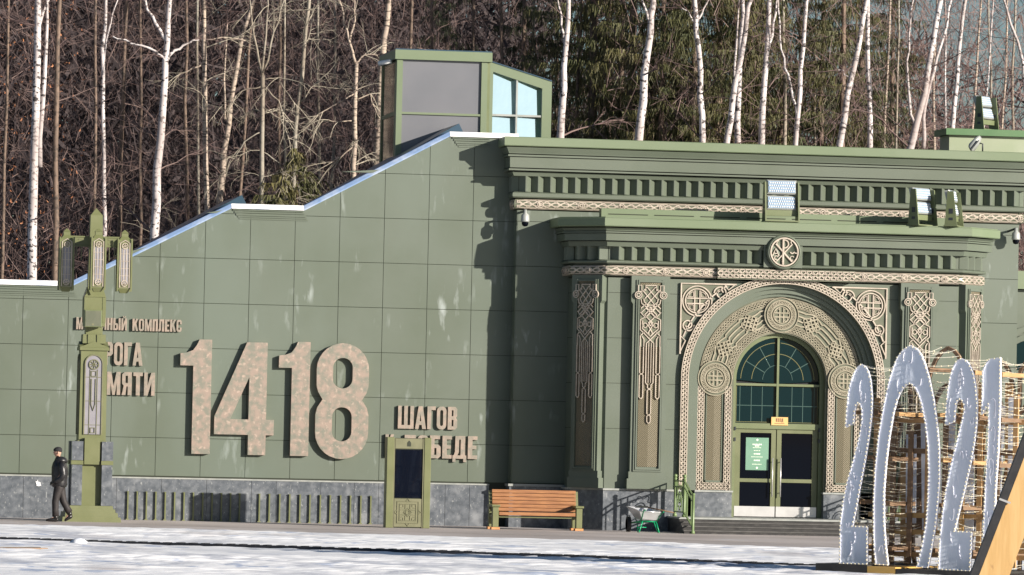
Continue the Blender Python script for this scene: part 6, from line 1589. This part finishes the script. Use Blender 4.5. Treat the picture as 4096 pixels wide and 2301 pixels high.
mtree('birch_tree', 'strongly leaning white birch of the pair in the middle of the right side', [(2112, 362), (2135, 230), (2160, 110), (2185, -20)], 12.6, 18, 12, 'birch_bark', 'twig', [([(2140, 200), (2120, 180), (2100, 176)], 4)], nlimb=5)
mtree('birch_tree', 'straight white birch crossing behind the strongly leaning one', [(2191, 366), (2188, 240), (2184, 120), (2182, -20)], 13.2, 15, 10, 'birch_bark', 'twig', nlimb=5)
mtree('birch_tree', 'big multi-stemmed white birch left of the roof hut', [(2288, 372), (2306, 310), (2325, 235), (2345, 110), (2368, -20)], 12.4, 21, 13, 'birch_bark', 'twig', [([(2300, 318), (2290, 270), (2284, 190), (2286, 90), (2302, -20)], 9), ([(2322, 372), (2322, 300), (2340, 210), (2370, 110), (2400, -20)], 12)], nlimb=9)
mtree('birch_tree', 'slim bright birch rising beside the roof hut', [(2396, 320), (2406, 210), (2418, 90), (2428, -20)], 14, 13, 9, 'birch_bark', 'twig', nlimb=7)
mtree('birch_tree', 'thin white birch leaning left at the right edge above the roof hut', [(2575, 160), (2545, 60), (2520, -20)], 15, 8, 6, 'birch_bark', 'twig', nlimb=7)
for x0, x1, w, Y, m in ((1450, 1462, 9, 20, 'brown_bark'), (1530, 1526, 8, 22, 'brown_bark'), (1640, 1646, 12, 19, 'brown_bark'), (1700, 1698, 7, 22, 'brown_bark'), (1812, 1806, 7, 21, 'brown_bark'), (1975, 1968, 11, 18, 'grey_bark'), (2050, 2052, 7, 20, 'grey_bark'), (2150, 2160, 7, 20, 'brown_bark'), (2222, 2240, 8, 22, 'birch_pale'), (2255, 2262, 7, 19, 'grey_bark'), (2350, 2356, 8, 20, 'birch_pale'), (2380, 2378, 6, 21, 'birch_bark'), (2440, 2470, 7, 22, 'birch_pale'), (2468, 2500, 6, 19, 'birch_bark'), (2490, 2485, 7, 24, 'grey_bark'), (2520, 2535, 7, 22, 'birch_pale'), (2550, 2556, 8, 24, 'grey_bark')):
    mtree('bare_tree', 'slender trunk standing behind the white birches', [(x0, 400), ((x0 + x1) / 2 + rg.uniform(-5, 5), 180), (x1, -20)], Y, w, w * .7, m, 'twig' if x0 < 2200 else 'twig_red', group='slender trunks on the right of the wood', nlimb=11, limb_len=(1.0, 2.8))
# -- spruces with hanging sprays
def spruce_mesh(h, r, m, rg, dens=1.0):
    fs = Fast(); n = int(h * 9 * dens)
    for i in range(n):
        z = h * (.04 + .94 * (i / n)); L = r * (1 - z / h) ** .8 * rg.uniform(.7, 1.1) + .15; a = rg.uniform(0, 2 * math.pi)
        d = np.array([math.cos(a), math.sin(a), 0]); sdv_ = np.array([-d[1], d[0], 0]); k = max(8, int(L * 70 * dens))
        t = rg.random(k) ** .7; base = np.array([0, 0, z]) + d * (L * t)[:, None] + np.array([0, 0, 1]) * (-.28 * L * t + .18 * L * t ** 2)[:, None] + sdv_ * (rg.normal(0, .16, k) * L * .5)[:, None]
        ln = rg.uniform(.12, .40, k)[:, None]; w = rg.uniform(.007, .018, k)[:, None]
        dirn = d * rg.uniform(.0, .5, k)[:, None] + sdv_ * rg.normal(0, .35, k)[:, None] + np.array([0, 0, -1]); dirn /= np.linalg.norm(dirn, axis=1)[:, None]
        sd2 = np.cross(dirn, rg.normal(0, 1, (k, 3))); sd2 /= np.linalg.norm(sd2, axis=1)[:, None]
        Q = np.stack([base - sd2 * w, base + sd2 * w, base + dirn * ln + sd2 * w * .35, base + dirn * ln - sd2 * w * .35], 1); fs.quads(Q)
    return fs.mesh('crown', m)
sp_m = [spruce_mesh(21, 3.4, 'needle', rg, .9), spruce_mesh(23, 3.0, 'needle', rg, .9), spruce_mesh(19, 3.3, 'needle_dark', rg, .9)]
def trunk_mesh(h, r, m):
    mb = MB(); mb.tube([(0, 0, 0), (.05, 0, h * .5), (0, .04, h)], [r, r * .7, .03], 7); o = mb.build('trunk', m, None); me = o.data; bpy.data.objects.remove(o); return me
sp_t = [trunk_mesh(20, .17, 'brown_bark'), trunk_mesh(22, .16, 'brown_bark'), trunk_mesh(18, .16, 'brown_bark')]
spots = [(1485, 20, 0), (1560, 26, 1), (1590, 19, 0), (1665, 18, 0), (1700, 22, 1), (1740, 17.5, 1), (1805, 19, 0), (1850, 18, 1), (1905, 24, 2), (1970, 20, 0), (2065, 22, 2), (2115, 19, 0), (2165, 24, 2), (2240, 26, 0), (1400, 27, 2), (1120, 30, 2), (1310, 25, 2), (1530, 34, 2), (1700, 36, 2), (1880, 34, 2), (2010, 30, 2)]
for x, Y, k in spots:
    p = U(x * S, 360 * S, Y); t = thing('spruce_tree', ('olive green spruce with hanging sprays just behind the white birches', 'tall narrow olive spruce just behind the white birches', 'darkest green spruce standing deep behind the other spruces')[k], 'tree', (p[0], Y, 0), ('broad olive spruces', 'narrow olive spruces', 'dark spruces in the depth')[k])
    t.rotation_euler = (0, 0, rg.uniform(0, 6.28)); s = rg.uniform(.85, 1.15); t.scale = (s, s, s)
    link('crown', sp_m[k], t); link('trunk', sp_t[k], t)
low = spruce_mesh(11, 2.6, 'needle', rg, 1.1)
for x, Y, s in ((700, 18.0, 1.0), (748, 18.6, 1.1), (640, 18.8, .86), (795, 19.4, .9)):
    p = U(x * S, 450 * S, Y); t = thing('spruce_tree', 'young spruce showing above the second slope of the wall', 'tree', (p[0], Y, 0), 'young spruces above the slope'); t.scale = (s * 1.4, s * 1.4, s * .88); t.rotation_euler = (0, 0, x)
    link('crown', low, t); link('trunk', sp_t[2], t).scale = (.5, .5, .55)
# -- the rest of the wood, which reads as one mass of twigs
def thicket(name, label, m, x0, x1, y0, y1, z0, z1, n, rg, wid=(.008, .022), ln=(.5, 1.8), ztaper=0.0, vert=.35, clump=0):
    fs = Fast(); p = np.stack([rg.uniform(x0, x1, n), rg.uniform(y0, y1, n), z0 + (z1 - z0) * rg.random(n) ** (1 + ztaper)], -1)
    if clump:                                               # twigs gather round boughs and leave dark gaps between
        cc_ = np.stack([rg.uniform(x0, x1, clump), rg.uniform(y0, y1, clump), rg.uniform(z0, z1, clump)], -1); q = cc_[rg.integers(0, clump, n)] + rg.normal(0, 1, (n, 3)) * np.array([.55, .9, 1.1]); p = np.where(rg.random((n, 1)) < .8, q, p)
    d = rg.normal(0, 1, (n, 3)); d[:, 2] = np.abs(d[:, 2]) + vert; d /= np.linalg.norm(d, axis=1)[:, None]; L = rg.uniform(*ln, n)[:, None]; bend = rg.normal(0, .22, (n, 3)) * L
    s2 = np.cross(d, rg.normal(0, 1, (n, 3))); s2 /= np.linalg.norm(s2, axis=1)[:, None]; w = rg.uniform(*wid, n)[:, None]
    mid = p + d * L * .5 + bend; end = p + d * L
    fs.quads(np.stack([p - s2 * w, p + s2 * w, mid + s2 * w * .7, mid - s2 * w * .7], 1)); fs.quads(np.stack([mid - s2 * w * .7, mid + s2 * w * .7, end + s2 * w * .2, end - s2 * w * .2], 1))
    o = link(name, fs.mesh(name, m), None); tag(o, label, 'undergrowth', kind='stuff'); return o
xa_, xb_ = UX(1440 * S, 300 * S, 22), UX(2190 * S, 300 * S, 24)
mat('far_twig', (.035, .026, .028), (.06, .045, .045), .3, .9)  # darker twig colour, with the shade of the wood's interior put in
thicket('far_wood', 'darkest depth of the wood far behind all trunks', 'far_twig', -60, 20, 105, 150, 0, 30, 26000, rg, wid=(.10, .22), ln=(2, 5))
thicket('twig_thicket', 'dense brown tangle of bare twigs filling the left of the wood', 'twig', -27, xa_, 20, 40, 1.5, 20, 46000, rg, wid=(.0035, .011), ln=(.4, 1.5), clump=420)
thicket('twig_thicket', 'reddish haze of birch twigs beside the roof hut', 'twig_red', xb_, 36, 16, 40, 1.5, 20, 34000, rg, wid=(.004, .012), ln=(.4, 1.5), clump=300)
thicket('twig_thicket', 'sparse brown twigs between the spruces', 'twig', xa_, xb_, 15, 30, 1.5, 19, 7000, rg, wid=(.006, .014))
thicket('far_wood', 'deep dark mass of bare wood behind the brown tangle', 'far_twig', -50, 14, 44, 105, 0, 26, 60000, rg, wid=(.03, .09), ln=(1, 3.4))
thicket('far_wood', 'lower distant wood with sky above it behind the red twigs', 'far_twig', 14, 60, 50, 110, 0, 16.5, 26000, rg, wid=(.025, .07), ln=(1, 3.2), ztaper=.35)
thicket('dry_leaves', 'rusty dry leaves clinging to twigs at the left of the wood', 'oak_leaf', -13.6, -9.4, 19, 23, 5, 15, 900, rg, wid=(.012, .03), ln=(.05, .12))
